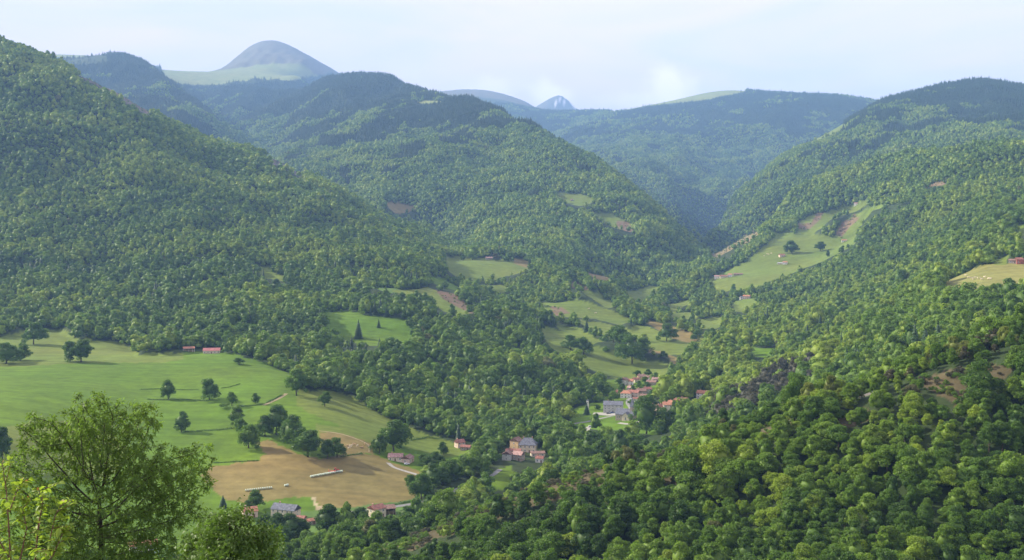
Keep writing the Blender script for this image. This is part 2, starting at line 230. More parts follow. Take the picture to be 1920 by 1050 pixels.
# ground cover regions: (kind, Ymin, Ymax, outline). kinds are painted in order
FRESH, OLIVE, HAY, HEATH, ROCK, ALP, SCRUB, PICK, SNOW, DARKG, WOOD, TRACK, YEL = 1,2,3,4,5,6,7,8,9,10,11,12,13
COVER = [
 (FRESH, 590, 1260, [(-1600,692),(0,686),(150,676),(300,676),(345,664),(400,658),(450,668),(500,682),(548,702),(556,722),(560,742),(640,748),(700,780),(760,806),(800,824),(870,838),(885,846),(840,870),(800,885),(800,930),(700,960),(560,1000),(500,1010),(400,1120),(-1600,1120)]),
 (OLIVE, 640, 1100, [(560,735),(640,738),(700,770),(760,800),(800,818),(870,838),(860,850),(800,850),(740,830),(640,800),(600,785),(555,760)]),
 (OLIVE, 640, 1000, [(0,800),(120,790),(200,800),(250,850),(200,900),(0,900)]),
 (OLIVE, 1100, 1500, [(-1600,700),(-1600,640),(0,636),(60,622),(115,622),(150,640),(215,640),(250,655),(260,668),(345,664),(345,674),(300,680),(150,680),(0,690)]),
 (OLIVE, 700, 900, [(590,795),(640,800),(700,815),(730,835),(700,850),(640,850),(600,840)]),
 (HAY, 700, 880, [(378,890),(395,874),(487,863),(497,850),(478,828),(505,826),(560,850),(600,862),(650,848),(700,852),(735,866),(800,888),(785,912),(778,936),(690,952),(608,957),(585,930),(520,936),(470,944),(415,934),(395,912)]),
 (HAY, 760, 980, [(600,808),(650,815),(695,832),(700,850),(645,850),(630,832),(600,822)]),
 (FRESH, 690, 800, [(505,938),(590,930),(608,957),(640,975),(560,985),(500,970)]),
 (TRACK, 690, 800, [(585,932),(592,932),(604,960),(590,985),(580,985),(592,960)]),
 (OLIVE, 830, 1010, [(775,832),(800,820),(860,842),(880,850),(840,856),(800,850)]),
 (FRESH, 1300, 1620, [(604,586),(640,584),(700,592),(765,604),(778,628),(770,648),(690,650),(640,642),(612,614)]),
 (OLIVE, 1950, 2450, [(835,486),(900,484),(960,492),(1006,500),(985,512),(940,520),(900,526),(862,522),(838,512)]),
 (HAY, 2200, 2500, [(955,486),(980,489),(1008,500),(1000,507),(965,494)]),
 (FRESH, 1650, 2100, [(795,522),(830,524),(870,540),(860,546),(820,534)]),
 (DARKG, 1450, 1950, [(660,528),(700,536),(760,538),(730,552),(690,545)]),
 (OLIVE, 1500, 1950, [(735,545),(800,536),(842,552),(885,575),(893,592),(850,602),(815,580),(770,560)]),
 (HEATH, 1500, 1950, [(815,541),(850,552),(892,578),(893,592),(862,578),(830,560)]),
 (OLIVE, 1600, 2150, [(1008,566),(1080,564),(1130,578),(1195,604),(1180,614),(1100,600),(1050,592),(1020,580)]),
 (HEATH, 1700, 2100, [(1030,574),(1052,576),(1070,588),(1040,590)]),
 (HEATH, 1850, 2300, [(1062,524),(1085,534),(1120,560),(1105,562),(1075,542)]),
 (OLIVE, 1900, 2300, [(1085,540),(1130,560),(1160,575),(1140,580),(1100,562)]),
 (OLIVE, 2150, 2650, [(1175,546),(1240,536),(1232,548),(1205,562),(1180,564)]),
 (HAY, 2250, 2600, [(1098,508),(1150,514),(1145,528),(1112,524)]),
 (OLIVE, 1250, 1700, [(1010,612),(1050,622),(1075,640),(1130,660),(1190,676),(1255,684),(1256,705),(1215,714),(1160,712),(1120,700),(1070,678),(1030,655)]),
 (OLIVE, 1350, 1850, [(1195,610),(1230,620),(1262,640),(1325,632),(1320,650),(1290,664),(1250,668),(1210,655),(1165,640),(1180,622)]),
 (OLIVE, 1500, 1950, [(1085,602),(1150,612),(1195,628),(1150,638),(1100,622)]),
 (OLIVE, 1300, 1750, [(1035,604),(1085,618),(1135,645),(1110,652),(1060,632)]),
 (OLIVE, 1900, 2400, [(1245,570),(1292,560),(1300,572),(1262,586)]),
 (OLIVE, 1600, 2150, [(1252,590),(1302,584),(1310,598),(1270,606)]),
 (OLIVE, 2000, 2500, [(900,532),(940,530),(965,540),(930,546)]),
 (HAY, 1500, 1850, [(1208,600),(1225,601),(1265,616),(1315,636),(1300,643),(1262,637),(1225,615)]),
 (HAY, 1350, 1700, [(1215,654),(1245,660),(1250,668),(1215,668)]),
 (HAY, 1350, 1700, [(1253,668),(1288,676),(1280,688),(1256,682)]),
 (FRESH, 1200, 1450, [(1402,648),(1462,654),(1466,666),(1440,676),(1408,670)]),
 (FRESH, 950, 1300, [(1325,722),(1345,705),(1362,704),(1352,722),(1335,732)]),
 (OLIVE, 2050, 2900, [(1333,526),(1365,508),(1400,492),(1436,462),(1455,444),(1480,438),(1530,442),(1565,444),(1605,440),(1605,462),(1565,486),(1540,497),(1500,508),(1450,524),(1420,540),(1350,545),(1336,538)]),
 (OLIVE, 2400, 3000, [(1500,420),(1520,402),(1545,400),(1585,388),(1615,378),(1640,380),(1610,396),(1570,412),(1535,436),(1520,446),(1495,444)]),
 (HEATH, 2400, 3000, [(1495,422),(1520,418),(1530,402),(1545,402),(1535,416),(1518,430),(1498,430)]),
 (OLIVE, 2300, 3000, [(1565,446),(1572,428),(1600,406),(1650,384),(1700,374),(1720,376),(1660,396),(1625,414),(1608,445)]),
 (HEATH, 2300, 3000, [(1567,440),(1578,422),(1602,406),(1612,408),(1590,430),(1578,446)]),
 (OLIVE, 1950, 2300, [(1368,566),(1412,556),(1424,568),(1400,592),(1378,588)]),
 (OLIVE, 1650, 2150, [(1305,602),(1360,596),(1362,608),(1330,622),(1312,618)]),
 (YEL, 950, 1250, [(1758,531),(1800,514),(1855,496),(1925,492),(2400,492),(2400,545),(1920,542),(1850,546),(1790,545)]),
 (OLIVE, 1080, 1300, [(1862,478),(1892,472),(1888,496),(1864,496)]),
 (OLIVE, 1150, 1700, [(1903,424),(1960,424),(1960,456),(1905,452)]),
 (OLIVE, 2700, 3250, [(1042,362),(1085,360),(1112,370),(1108,388),(1078,392),(1055,382)]),
 (OLIVE, 2600, 3150, [(1110,404),(1150,404),(1180,416),(1192,440),(1168,438),(1135,424)]),
 (HEATH, 2600, 3150, [(1152,412),(1178,416),(1194,442),(1176,440),(1160,426)]),
 (HAY, 2800, 3250, [(722,382),(760,386),(786,398),(760,406),(736,402)]),
 (ALP, 3500, 4600, [(776,192),(800,187),(836,190),(820,195),(785,196)]),
 (OLIVE, 3100, 4400, [(1462,272),(1500,256),(1540,246),(1584,230),(1590,238),(1545,260),(1500,272),(1470,282)]),  # light-green grove strip on the spur, its sunlit brightness put into the cover colour
 (HEATH, 2200, 2900, [(1730,346),(1770,343),(1775,351),(1735,354)]),
 (SCRUB, 2700, 3200, [(1330,478),(1360,460),(1418,432),(1428,440),(1375,474),(1350,492)]),
 (OLIVE, 1800, 2100, [(478,508),(500,506),(540,520),(530,528),(495,522)]),
 (FRESH, 900, 1400, [(782,672),(815,680),(850,706),(838,708),(800,690)]),
 (FRESH, 1000, 1500, [(868,706),(885,708),(908,722),(892,724)]),
 (FRESH, 1250, 1700, [(935,648),(960,652),(988,664),(975,668)]),
 (FRESH, 880, 1320, [(1070,776),(1085,760),(1130,752),(1130,725),(1145,700),(1180,695),(1240,703),(1245,735),(1215,755),(1215,768),(1245,775),(1280,782),(1270,800),(1245,822),(1180,812),(1100,806),(1070,798)]),
 (FRESH, 740, 920, [(905,905),(925,885),(960,872),(962,888),(950,912),(920,918)]),
 (DARKG, 655, 745, [(500,962),(620,955),(790,935),(905,905),(925,915),(850,945),(770,965),(700,990),(600,1000),(500,985)]),
 (DARKG, 640, 740, [(556,980),(620,980),(625,1005),(600,1020),(565,1015)]),
 (WOOD, 470, 560, [(640,1050),(720,1000),(800,970),(850,955),(900,932),(1000,900),(1080,892),(1110,868),(1140,880),(1130,912),(1060,935),(980,955),(900,990),(820,1010),(740,1050)]),
 (WOOD, 470, 540, [(1190,850),(1240,840),(1300,820),(1330,835),(1280,870),(1220,880)]),
 (WOOD, 440, 520, [(900,1010),(960,985),(1040,975),(1060,990),(980,1015),(920,1030)]),
 (WOOD, 460, 520, [(1240,900),(1290,880),(1320,890),(1270,925)]),
 (WOOD, 440, 500, [(1760,740),(1840,690),(1900,680),(1900,700),(1800,770)]),
 (WOOD, 440, 520, [(1560,790),(1620,770),(1640,790),(1580,815)]),
 (ROCK, 470, 530, [(1575,752),(1605,738),(1655,722),(1665,729),(1630,748),(1590,764)]),
 (WOOD, 460, 520, [(1380,815),(1430,795),(1480,782),(1500,800),(1440,835)]),
 (WOOD, 450, 510, [(1720,720),(1780,695),(1820,690),(1840,720),(1780,760)]),
 (ROCK, 2600, 3050, [(130,133),(165,142),(240,180),(285,213),(286,224),(262,210),(225,188),(170,158)]),
 (ROCK, 2600, 3050, [(495,292),(525,298),(560,322),(575,340),(540,322),(510,312)]),
 (ALP, 5000, 6150, [(300,120),(440,120),(500,60),(640,110),(640,140),(575,144),(545,152),(470,152),(400,160),(340,158),(310,145)]),
 (PICK, 6000, 7500, [(380,60),(640,60),(640,140),(380,140)]),
 (ALP, 5200, 6500, [(40,80),(200,80),(200,115),(40,130)]),
 (ALP, 5300, 6800, [(1130,212),(1200,198),(1250,180),(1300,160),(1400,160),(1398,172),(1320,188),(1230,197),(1180,206)]),
 (PICK, 6500, 8500, [(800,160),(1020,160),(1020,225),(940,205),(880,190),(800,190)]),
 (PICK, 7350, 15500, [(-3000,-200),(5000,-200),(5000,430),(-3000,430)]),
 (SNOW, 7400, 8100, [(1036,196),(1043,190),(1045,192),(1038,200)]),
 (SNOW, 7400, 8100, [(1068,190),(1078,196),(1080,203),(1071,199)]),
 (SNOW, 7400, 8100, [(1050,186),(1054,187),(1051,196),(1047,195)]),
 (SNOW, 7400, 8100, [(1058,190),(1061,191),(1060,200),(1057,198)]),
]
def cover_at(px, py, Y):
    c = np.zeros(px.shape, np.int16)
    w = 3.0*np.clip(900/Y, .25, 1)
    qx = px+w*(vnoise(px/9, py/5, 5)*2-1)*1.2; qy = py+w*(vnoise(px/8, py/5, 6)*2-1)*.6
    for kind, y0, y1, poly in COVER:
        m = inpoly(qx, qy, poly) & (Y >= y0) & (Y <= y1)
        c[m] = kind
    return c
PXG = 960+F*UU
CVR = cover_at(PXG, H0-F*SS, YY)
def blur(a, n):
    for _ in range(n):
        a = (np.roll(a,1,0)+np.roll(a,-1,0)+np.roll(a,1,1)+np.roll(a,-1,1)+2*a)/6
    return a
_forest = blur((CVR == 0).astype(float), 6)
# the air distances of the farthest ranges are stretched out
def warp(Y): return np.where(np.asarray(Y) > 2700, 2700*(np.asarray(Y)/2700.)**1.8, Y)
GT = np.log(warp(np.exp(GT))); YY = warp(YY); XX = UU*YY
ZZ = SS*YY
_rough = (fbm(XX/260, YY/260, 3, 5, True)*np.interp(YY, [0,350,600,1200,2000,3000,5500], [0,2.5,4,6,17,15,7])
          + fbm(XX/70, YY/70, 9, 3)*np.interp(YY, [0,300,600,1500,3000], [.2,2.8,3.2,6.5,6.5]))
# gullies and ribs inside the slopes (they fade out towards the skylines)
_K = 34; _gap = np.zeros_like(SS); _pad = np.concatenate([SS, np.repeat(SS[-1:], _K, 0)]); _mx = SS.copy()
for _k in range(1, _K): _mx = np.maximum(_mx, _pad[_k:_k+len(SS)])
_gap = blur(np.clip((_mx-SS)/.022, 0, 1), 4)
_wx = XX+90*fbm(XX/500, YY/500, 140, 2)
_rib = fbm(_wx/330, YY/520, 141, 3, True)*np.interp(YY, [0,1300,1900,2600,3600,6000], [0,0,22,34,44,75])
_rough = _rough+_rib*_gap*np.clip(blur((CVR == 0).astype(float), 26)*1.9-.9, 0, 1)
_pkr = fbm(XX/160, YY/300, 151, 4, True)*50*_gap*np.interp(YY, [0, 13500, 15500], [1, 1, .12])
_rk = blur(((CVR == ROCK)).astype(float), 2)
_pk = blur(((CVR == PICK)).astype(float), 4)
ZZ = ZZ+_rough*_forest+fbm(XX/40, YY/40, 21, 3)*.35*(1-_forest)+fbm(XX/25, YY/25, 31, 4, True)*7*_rk*np.interp(YY, [0,600,2500], [.3,.4,1.3])+(fbm(XX/300, YY/300, 41, 5, True)*11+_pkr)*_pk
_nb = np.clip((YY-40)/90, 0, 1); ZZ = ZZ*_nb+(1-_nb)*(-1.35-.455*YY+.25*fbm(XX/6, YY/6, 55, 3))
def ground_z(x, y):
    x = np.asarray(x, float); y = np.asarray(y, float)
    return lin(ZZ, GU, GT, x/y, np.log(y))
SG = ZZ/YY
RUNMAX = np.maximum.accumulate(np.where(YY > 200, SG, -9), 0)       # highest ground seen so far along each bearing
def locate(px, py, y0=300., y1=9000.):
    y0 = float(warp(y0)); y1 = float(warp(y1))
    """first ground point met on the bearing/elevation, distances limited to y0..y1"""
    u = (px-960)/F; s = (H0-py)/F
    t = np.linspace(math.log(y0), math.log(y1), 6000)
    g = lin(SG, GU, GT, np.full(t.shape, u), t)
    k = np.nonzero(g >= s)[0]
    k = k[0] if len(k) else int(np.argmin(s-g))
    if k > 0 and g[k] != g[k-1]:
        tt = t[k-1]+(t[k]-t[k-1])*np.clip((s-g[k-1])/(g[k]-g[k-1]), 0, 1)
    else: tt = t[k]
    Y = math.exp(tt); return u*Y, Y, float(ground_z(u*Y, Y))
# ------------------------------------------------------------------ HELPERS
rng = np.random.default_rng(7); random.seed(7)
COL = sc.collection
def mesh_np(name, verts, faces, mat=None, smooth=False):
    """faces: int array (n,k) of constant k, or list of such arrays"""
    me = bpy.data.meshes.new(name)
    if isinstance(faces, np.ndarray): faces = [faces]
    verts = np.asarray(verts, np.float32)
    me.vertices.add(len(verts)); me.vertices.foreach_set('co', verts.ravel())
    tot = np.concatenate([np.full(len(f), f.shape[1], np.int32) for f in faces])
    idx = np.concatenate([f.ravel() for f in faces]).astype(np.int32)
    me.loops.add(len(idx)); me.loops.foreach_set('vertex_index', idx)
    me.polygons.add(len(tot)); me.polygons.foreach_set('loop_start', np.concatenate([[0], np.cumsum(tot)[:-1]]).astype(np.int32))
    if smooth: me.polygons.foreach_set('use_smooth', np.ones(len(tot), bool))
    if mat: me.materials.append(mat)
    me.update(calc_edges=True); me.validate()
    return me
def link(name, me, parent=None, loc=None, rotz=0):
    o = bpy.data.objects.new(name, me); COL.objects.link(o)
    if parent: o.parent = parent
    if loc is not None: o.location = loc
    if rotz: o.rotation_euler = (0, 0, rotz)
    return o
def tag(o, label=None, cat=None, group=None, kind=None):
    if label: o['label'] = label
    if cat: o['category'] = cat
    if group: o['group'] = group
    if kind: o['kind'] = kind
    return o
def empty(name, loc, rotz=0):
    o = bpy.data.objects.new(name, None); COL.objects.link(o); o.location = loc; o.rotation_euler = (0, 0, rotz); o.empty_display_size = .5
    return o
class MB:
    def __init__(s): s.v = []; s.f = []
    def add(s, verts, faces):
        b = len(s.v); s.v += [tuple(map(float, v)) for v in verts]; s.f += [tuple(b+i for i in f) for f in faces]
    def box(s, x0, x1, y0, y1, z0, z1):
        s.add([(x0,y0,z0),(x1,y0,z0),(x1,y1,z0),(x0,y1,z0),(x0,y0,z1),(x1,y0,z1),(x1,y1,z1),(x0,y1,z1)],
              [(0,3,2,1),(4,5,6,7),(0,1,5,4),(1,2,6,5),(2,3,7,6),(3,0,4,7)])
    def tube(s, p, r, n=6, caps=True):
        P = [Vector(q) for q in p]; rings = []
        for i, q in enumerate(P):
            d = (P[min(i+1, len(P)-1)]-P[max(i-1, 0)]).normalized()
            a = d.cross(Vector((0,0,1)) if abs(d.z) < .9 else Vector((1,0,0))).normalized(); b = d.cross(a)
            ri = r[i] if hasattr(r, '__len__') else r
            rings.append([q+(a*math.cos(2*math.pi*k/n)+b*math.sin(2*math.pi*k/n))*ri for k in range(n)])
        vs = [v for R in rings for v in R]; fs = []
        for i in range(len(P)-1):
            for k in range(n): fs.append((i*n+k, i*n+(k+1)%n, (i+1)*n+(k+1)%n, (i+1)*n+k))
        if caps: fs.append(tuple(range(n))[::-1]); fs.append(tuple((len(P)-1)*n+k for k in range(n)))
        s.add(vs, fs)
    def mesh(s, name, mat=None, smooth=False):
        me = bpy.data.meshes.new(name); me.from_pydata(s.v, [], s.f)
        if mat: me.materials.append(mat)
        if smooth: me.polygons.foreach_set('use_smooth', [True]*len(me.polygons))
        me.update(); return me
    def build(s, name, mat, parent=None, loc=None, smooth=False):
        return link(name, s.mesh(name, mat, smooth), parent, loc)
_mats = {}
def mat(name, color, rough=.85, var=.12, scale=3., spec=.2, bump=0):
    if name in _mats: return _mats[name]
    m = bpy.data.materials.new(name); m.use_nodes = True; t = m.node_tree; b = t.nodes['Principled BSDF']
    b.inputs['Roughness'].default_value = rough; b.inputs['Specular IOR Level'].default_value = spec
    co = nd(t, 'ShaderNodeTexCoord'); no = nd(t, 'ShaderNodeTexNoise'); no.inputs['Scale'].default_value = scale; no.inputs['Detail'].default_value = 5
    mr = nd(t, 'ShaderNodeMapRange'); mr.inputs['From Min'].default_value = .3; mr.inputs['From Max'].default_value = .7
    mr.inputs['To Min'].default_value = 1-var*1.6; mr.inputs['To Max'].default_value = 1+var
    vm = nd(t, 'ShaderNodeVectorMath', operation='SCALE'); vm.inputs[0].default_value = color
    t.links.new(co.outputs['Object'], no.inputs['Vector']); t.links.new(no.outputs['Fac'], mr.inputs['Value']); t.links.new(mr.outputs[0], vm.inputs['Scale'])
    t.links.new(vm.outputs[0], b.inputs['Base Color'])
    if bump:
        bp = nd(t, 'ShaderNodeBump'); bp.inputs['Strength'].default_value = bump; t.links.new(no.outputs['Fac'], bp.inputs['Height']); t.links.new(bp.outputs[0], b.inputs['Normal'])
    _mats[name] = m; return m
def foliage_mat(name, ramp, trans=.35, nscale=.35, var=.30):
    m = bpy.data.materials.new(name); m.use_nodes = True; t = m.node_tree; t.nodes.clear()
    out = nd(t, 'ShaderNodeOutputMaterial'); at = nd(t, 'ShaderNodeAttribute', attribute_type='INSTANCER', attribute_name='tint')
    cr = nd(t, 'ShaderNodeValToRGB'); e = cr.color_ramp.elements
    e[0].position = ramp[0][0]; e[0].color = ramp[0][1]+(1,); e[1].position = ramp[-1][0]; e[1].color = ramp[-1][1]+(1,)
    for p, c in ramp[1:-1]: q = e.new(p); q.color = c+(1,)
    co = nd(t, 'ShaderNodeTexCoord'); no = nd(t, 'ShaderNodeTexNoise'); no.inputs['Scale'].default_value = nscale; no.inputs['Detail'].default_value = 3
    mr = nd(t, 'ShaderNodeMapRange'); mr.inputs['From Min'].default_value = .3; mr.inputs['From Max'].default_value = .7
    mr.inputs['To Min'].default_value = 1-var; mr.inputs['To Max'].default_value = 1+var
    vm = nd(t, 'ShaderNodeVectorMath', operation='SCALE')
    di = nd(t, 'ShaderNodeBsdfPrincipled'); di.inputs['Roughness'].default_value = .55; di.inputs['Specular IOR Level'].default_value = .25
    tr = nd(t, 'ShaderNodeBsdfTranslucent'); mxs = nd(t, 'ShaderNodeMixShader'); mxs.inputs[0].default_value = trans
    tv = nd(t, 'ShaderNodeVectorMath', operation='MULTIPLY'); tv.inputs[1].default_value = (1.5, 1.6, .8)
    L = t.links.new
    L(at.outputs['Fac'], cr.inputs['Fac']); L(co.outputs['Object'], no.inputs['Vector']); L(no.outputs['Fac'], mr.inputs['Value'])
    L(cr.outputs['Color'], vm.inputs[0]); L(mr.outputs[0], vm.inputs['Scale'])
    L(vm.outputs[0], di.inputs['Base Color']); L(vm.outputs[0], tv.inputs[0]); L(tv.outputs[0], tr.inputs['Color'])
    L(di.outputs[0], mxs.inputs[1]); L(tr.outputs[0], mxs.inputs[2]); L(mxs.outputs[0], out.inputs['Surface'])
    return m
RAMP = [(0., (.028,.058,.030)), (.22, (.036,.080,.014)), (.5, (.082,.156,.018)), (.75, (.136,.218,.024)), (.92, (.22,.29,.032)), (.96, (.085,.080,.045)), (1., (.058,.062,.048))]
M_LEAF = foliage_mat('broadleaf_foliage', RAMP)
M_CONI = foliage_mat('conifer_foliage', RAMP, trans=.12)
M_BARK = mat('bark', (.10, .08, .06), .9, .35, 4, bump=.4)

# ------------------------------------------------------------------ GROUND
def grid_faces(nr, nc):
    i = np.arange(nr-1)[:,None]*nc+np.arange(nc-1)[None,:]
    return np.stack([i, i+1, i+nc+1, i+nc], -1).reshape(-1, 4)
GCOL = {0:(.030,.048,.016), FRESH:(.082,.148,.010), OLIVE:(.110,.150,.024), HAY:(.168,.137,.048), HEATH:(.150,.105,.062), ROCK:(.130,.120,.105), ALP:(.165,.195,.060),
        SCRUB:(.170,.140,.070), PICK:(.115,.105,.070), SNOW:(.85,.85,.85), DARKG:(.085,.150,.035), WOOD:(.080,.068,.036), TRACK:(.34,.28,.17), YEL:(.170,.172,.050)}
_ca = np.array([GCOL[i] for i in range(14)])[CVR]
_near = (YY < 320)[...,None]
_ca = np.where(_near, np.array([.09,.13,.035]), _ca)
_fieldmask = np.isin(CVR, (FRESH, OLIVE, HAY, DARKG, ALP, YEL)).astype(float)
_v = fbm(XX/60, YY/110, 51, 4)[...,None]; _v2 = fbm(XX/14, YY/14, 61, 3)[...,None]
_ca = _ca*(1+.22*_v+.14*_v2)
_ca[...,0] *= (1+.12*fbm(XX/90, YY/90, 71, 3)); _ca = np.clip(_ca, 0.01, 1)
gv = np.stack([XX, YY, ZZ], -1).reshape(-1, 3)
nr, nc = XX.shape
# the sheet goes on behind the viewpoint
xb = XX[0]; back = []
for k, (yb, zb) in enumerate(((1.2, -1.75), (-3, -1.7), (-40, 6), (-400, 60), (-3000, 400))):
    w = max(1.0, (4+abs(yb)*1.2)/abs(xb).max()) if k else 1.0
    back.append(np.stack([xb*w*(1 if k else .8), np.full(nc, yb), np.full(nc, zb)], -1))
back = np.concatenate(back[::-1]); gvv = np.concatenate([back, gv])
gme = mesh_np('ground', gvv, grid_faces(nr+5, nc), None, True)
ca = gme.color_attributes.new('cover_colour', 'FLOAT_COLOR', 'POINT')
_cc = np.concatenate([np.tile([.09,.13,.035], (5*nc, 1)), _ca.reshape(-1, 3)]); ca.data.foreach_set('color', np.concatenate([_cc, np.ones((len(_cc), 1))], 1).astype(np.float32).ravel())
m = bpy.data.materials.new('grass_and_soil'); m.use_nodes = True; t = m.node_tree; b = t.nodes['Principled BSDF']; b.inputs['Roughness'].default_value = .9; b.inputs['Specular IOR Level'].default_value = .1
at = nd(t, 'ShaderNodeAttribute', attribute_name='cover_colour'); geo = nd(t, 'ShaderNodeNewGeometry')
no = nd(t, 'ShaderNodeTexNoise'); no.inputs['Scale'].default_value = .12; no.inputs['Detail'].default_value = 7; no.inputs['Roughness'].default_value = .65
mr = nd(t, 'ShaderNodeMapRange'); mr.inputs['From Min'].default_value = .3; mr.inputs['From Max'].default_value = .7; mr.inputs['To Min'].default_value = .78; mr.inputs['To Max'].default_value = 1.18
vm = nd(t, 'ShaderNodeVectorMath', operation='SCALE')
# mowing / drilling lines
mpp = nd(t, 'ShaderNodeMapping'); mpp.inputs['Rotation'].default_value = (0, 0, math.radians(-14)); mpp.inputs['Scale'].default_value = (.012, .13, .012)
no2 = nd(t, 'ShaderNodeTexNoise'); no2.inputs['Scale'].default_value = 1.0; no2.inputs['Detail'].default_value = 4
mr2 = nd(t, 'ShaderNodeMapRange'); mr2.inputs['From Min'].default_value = .3; mr2.inputs['From Max'].default_value = .7; mr2.inputs['To Min'].default_value = .84; mr2.inputs['To Max'].default_value = 1.12
vm2 = nd(t, 'ShaderNodeVectorMath', operation='SCALE'); bp = nd(t, 'ShaderNodeBump'); bp.inputs['Strength'].default_value = .5; bp.inputs['Distance'].default_value = .5
L = t.links.new
L(geo.outputs['Position'], no.inputs['Vector']); L(no.outputs['Fac'], mr.inputs['Value']); L(at.outputs['Color'], vm.inputs[0]); L(mr.outputs[0], vm.inputs['Scale'])
L(geo.outputs['Position'], mpp.inputs['Vector']); L(mpp.outputs[0], no2.inputs['Vector']); L(no2.outputs['Fac'], mr2.inputs['Value']); L(vm.outputs[0], vm2.inputs[0]); L(mr2.outputs[0], vm2.inputs['Scale'])
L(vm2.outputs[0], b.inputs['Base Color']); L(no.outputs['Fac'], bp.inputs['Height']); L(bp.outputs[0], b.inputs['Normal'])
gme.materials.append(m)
ground = link('ground', gme); ground['kind'] = 'structure'
# ------------------------------------------------------------------ TREE PROTOTYPES
def unit(v): return v/np.maximum(np.linalg.norm(v, axis=-1, keepdims=True), 1e-9)
def leaf_quads(P, Nn, size, r, aspect=.75):
    """one leaf-clump quad per point P with facing Nn"""
    n = len(P); R = unit(r.normal(size=(n, 3))); A = unit(np.cross(Nn, R)); B = np.cross(Nn, A)
    s = (size*r.uniform(.6, 1.35, n))[:,None]; k = r.uniform(-.35, .35, (n, 1))
    V = np.stack([P-A*s*.5, P-B*s*.5*aspect+Nn*s*.12, P+A*s*.5+Nn*s*k*.3, P+B*s*.5*aspect+Nn*s*.12], 1)
    return V.reshape(-1, 3), np.arange(n*4).reshape(n, 4)
def lobes_crown(r, h, rad, base, nl, shape='round'):
    """centres and radii of the foliage masses of one crown"""
    C = []; Rr = []
    for i in range(nl):
        f = (i+.5)/nl; z = base+(h-base)*(.12+.80*r.random()**.8)
        q = (z-base)/(h-base)
        prof = math.sin(math.pi*min(1, .22+.78*q)**.9)**.75 if shape == 'round' else (1-q)**.7
        a = 2.399*i+r.uniform(-.5, .5); d = rad*prof*r.uniform(.40, .92)
        C.append((math.cos(a)*d, math.sin(a)*d, z)); Rr.append(rad*r.uniform(.22, .46)*(.75+.25*prof)*(17/max(17, nl))**.35)
    C.append((r.uniform(-.3,.3)*rad*.4, r.uniform(-.3,.3)*rad*.4, h-rad*.38)); Rr.append(rad*.40)
    return np.array(C), np.array(Rr)
def crown_np(seed, h=12., rad=4.6, base=2.2, nl=18, nleaf=3000, size=.55, shape='round', tight=.45):
    r = np.random.default_rng(seed); C, Rr = lobes_crown(r, h, rad, base, nl, shape)
    C = C*np.array([r.uniform(.82,1.2), r.uniform(.82,1.2), 1.]); C[:,0] += C[:,2]*r.uniform(-.10,.10)
    w = Rr**2; k = r.choice(len(C), nleaf, p=w/w.sum())
    D = unit(r.normal(size=(nleaf, 3))+np.array([0,0,.25])); rr = Rr[k]*(1-.42*r.random(nleaf)**1.6+.10*r.random(nleaf)**4)*(1+.0*k)
    rr *= 1+.18*np.sin(D[:,0]*6+k)*np.sin(D[:,1]*6+2*k)
    P = C[k]+D*rr[:,None]*np.array([1,1,.85])
    N_ = unit(D+r.normal(size=(nleaf,3))*tight)
    return leaf_quads(P, N_, size, r)
def ico(n):
    import bmesh
    bm = bmesh.new(); bmesh.ops.create_icosphere(bm, subdivisions=n, radius=1); v = np.array([q.co[:] for q in bm.verts]); f = np.array([[q.index for q in g.verts] for g in bm.faces]); bm.free(); return v, f
IV, IF = ico(3); IV2, IF2 = ico(2)
def with_core(seed, V, Fc, h, rd, bs, k):  # opaque inner blob, added so less light is lost inside the crown
    r = np.random.default_rng(seed+7); v = IV2*(1+r.normal(size=(len(IV2),1))*.07)*rd*k; v[:,2] *= (h-bs)/2/rd; v[:,2] += (h+bs)/2
    return np.concatenate([V, v]), [Fc, IF2+len(V)]
def blob_np(seed, h=12., rad=4.6, base=1.0):
    r = np.random.default_rng(seed); v = IV.copy(); D = unit(r.normal(size=(16, 3))*np.array([1,1,.8])+np.array([0,0,.3]))
    q = (v@D.T); amp = np.maximum(0, q-.62)/.38
    k = .70+.34*amp.max(1)**.6+r.normal(size=len(v))*.035
    v = v*k[:,None]; v[:,2] *= (h-base)/2/rad*1.05
    v = v*rad; v[:,2] += (h+base)/2
    return v, IF
def conifer_np(seed, h=15., rad=2.9, tiers=15, per=15, broad=1.15):
    r = np.random.default_rng(seed); V = []; Fc = []; b = 0
    for t_ in range(tiers):
        f = t_/(tiers-1); z = 1.2+(h-1.2)*f**.95; rr = rad*broad*(1-f)**.85+.18
        for k in range(per if f < .8 else 6):
            a = 2*math.pi*(k+r.random()*.8)/per+t_; l = rr*r.uniform(.75, 1.15); w = rr*.42+.12; dz = -l*.45
            d = np.array([math.cos(a), math.sin(a), 0]); s = np.array([-d[1], d[0], 0])
            up = np.array([0,0,(h/tiers)*1.5])
            V += [np.array([0,0,z])+up*.6, np.array([0,0,z])+d*l*.6-s*w+[0,0,dz*.5], np.array([0,0,z])+d*l+[0,0,dz], np.array([0,0,z])+d*l*.6+s*w+[0,0,dz*.5]]
            Fc.append([b, b+1, b+2, b+3]); b += 4
    return np.array(V), np.array(Fc)
def trunk_np(h=9, r0=.28, seed=0):
    r = np.random.default_rng(seed); mb = MB(); x = y = 0; P = []
    for i in range(6): P.append((x, y, -.6+(h+.6)*i/5)); x += r.uniform(-.15, .15); y += r.uniform(-.15, .15)
    mb.tube(P, [r0*1.3, r0, r0*.85, r0*.65, r0*.45, r0*.2], 7)
    for k in range(5):
        a = k*2.4+r.random(); z = h*(.35+.1*k); l = h*.3
        mb.tube([(0,0,z), (math.cos(a)*l*.5, math.sin(a)*l*.5, z+l*.35), (math.cos(a)*l, math.sin(a)*l, z+l*.9)], [r0*.45, r0*.3, r0*.1], 5)
    return mb
PROTO = {}
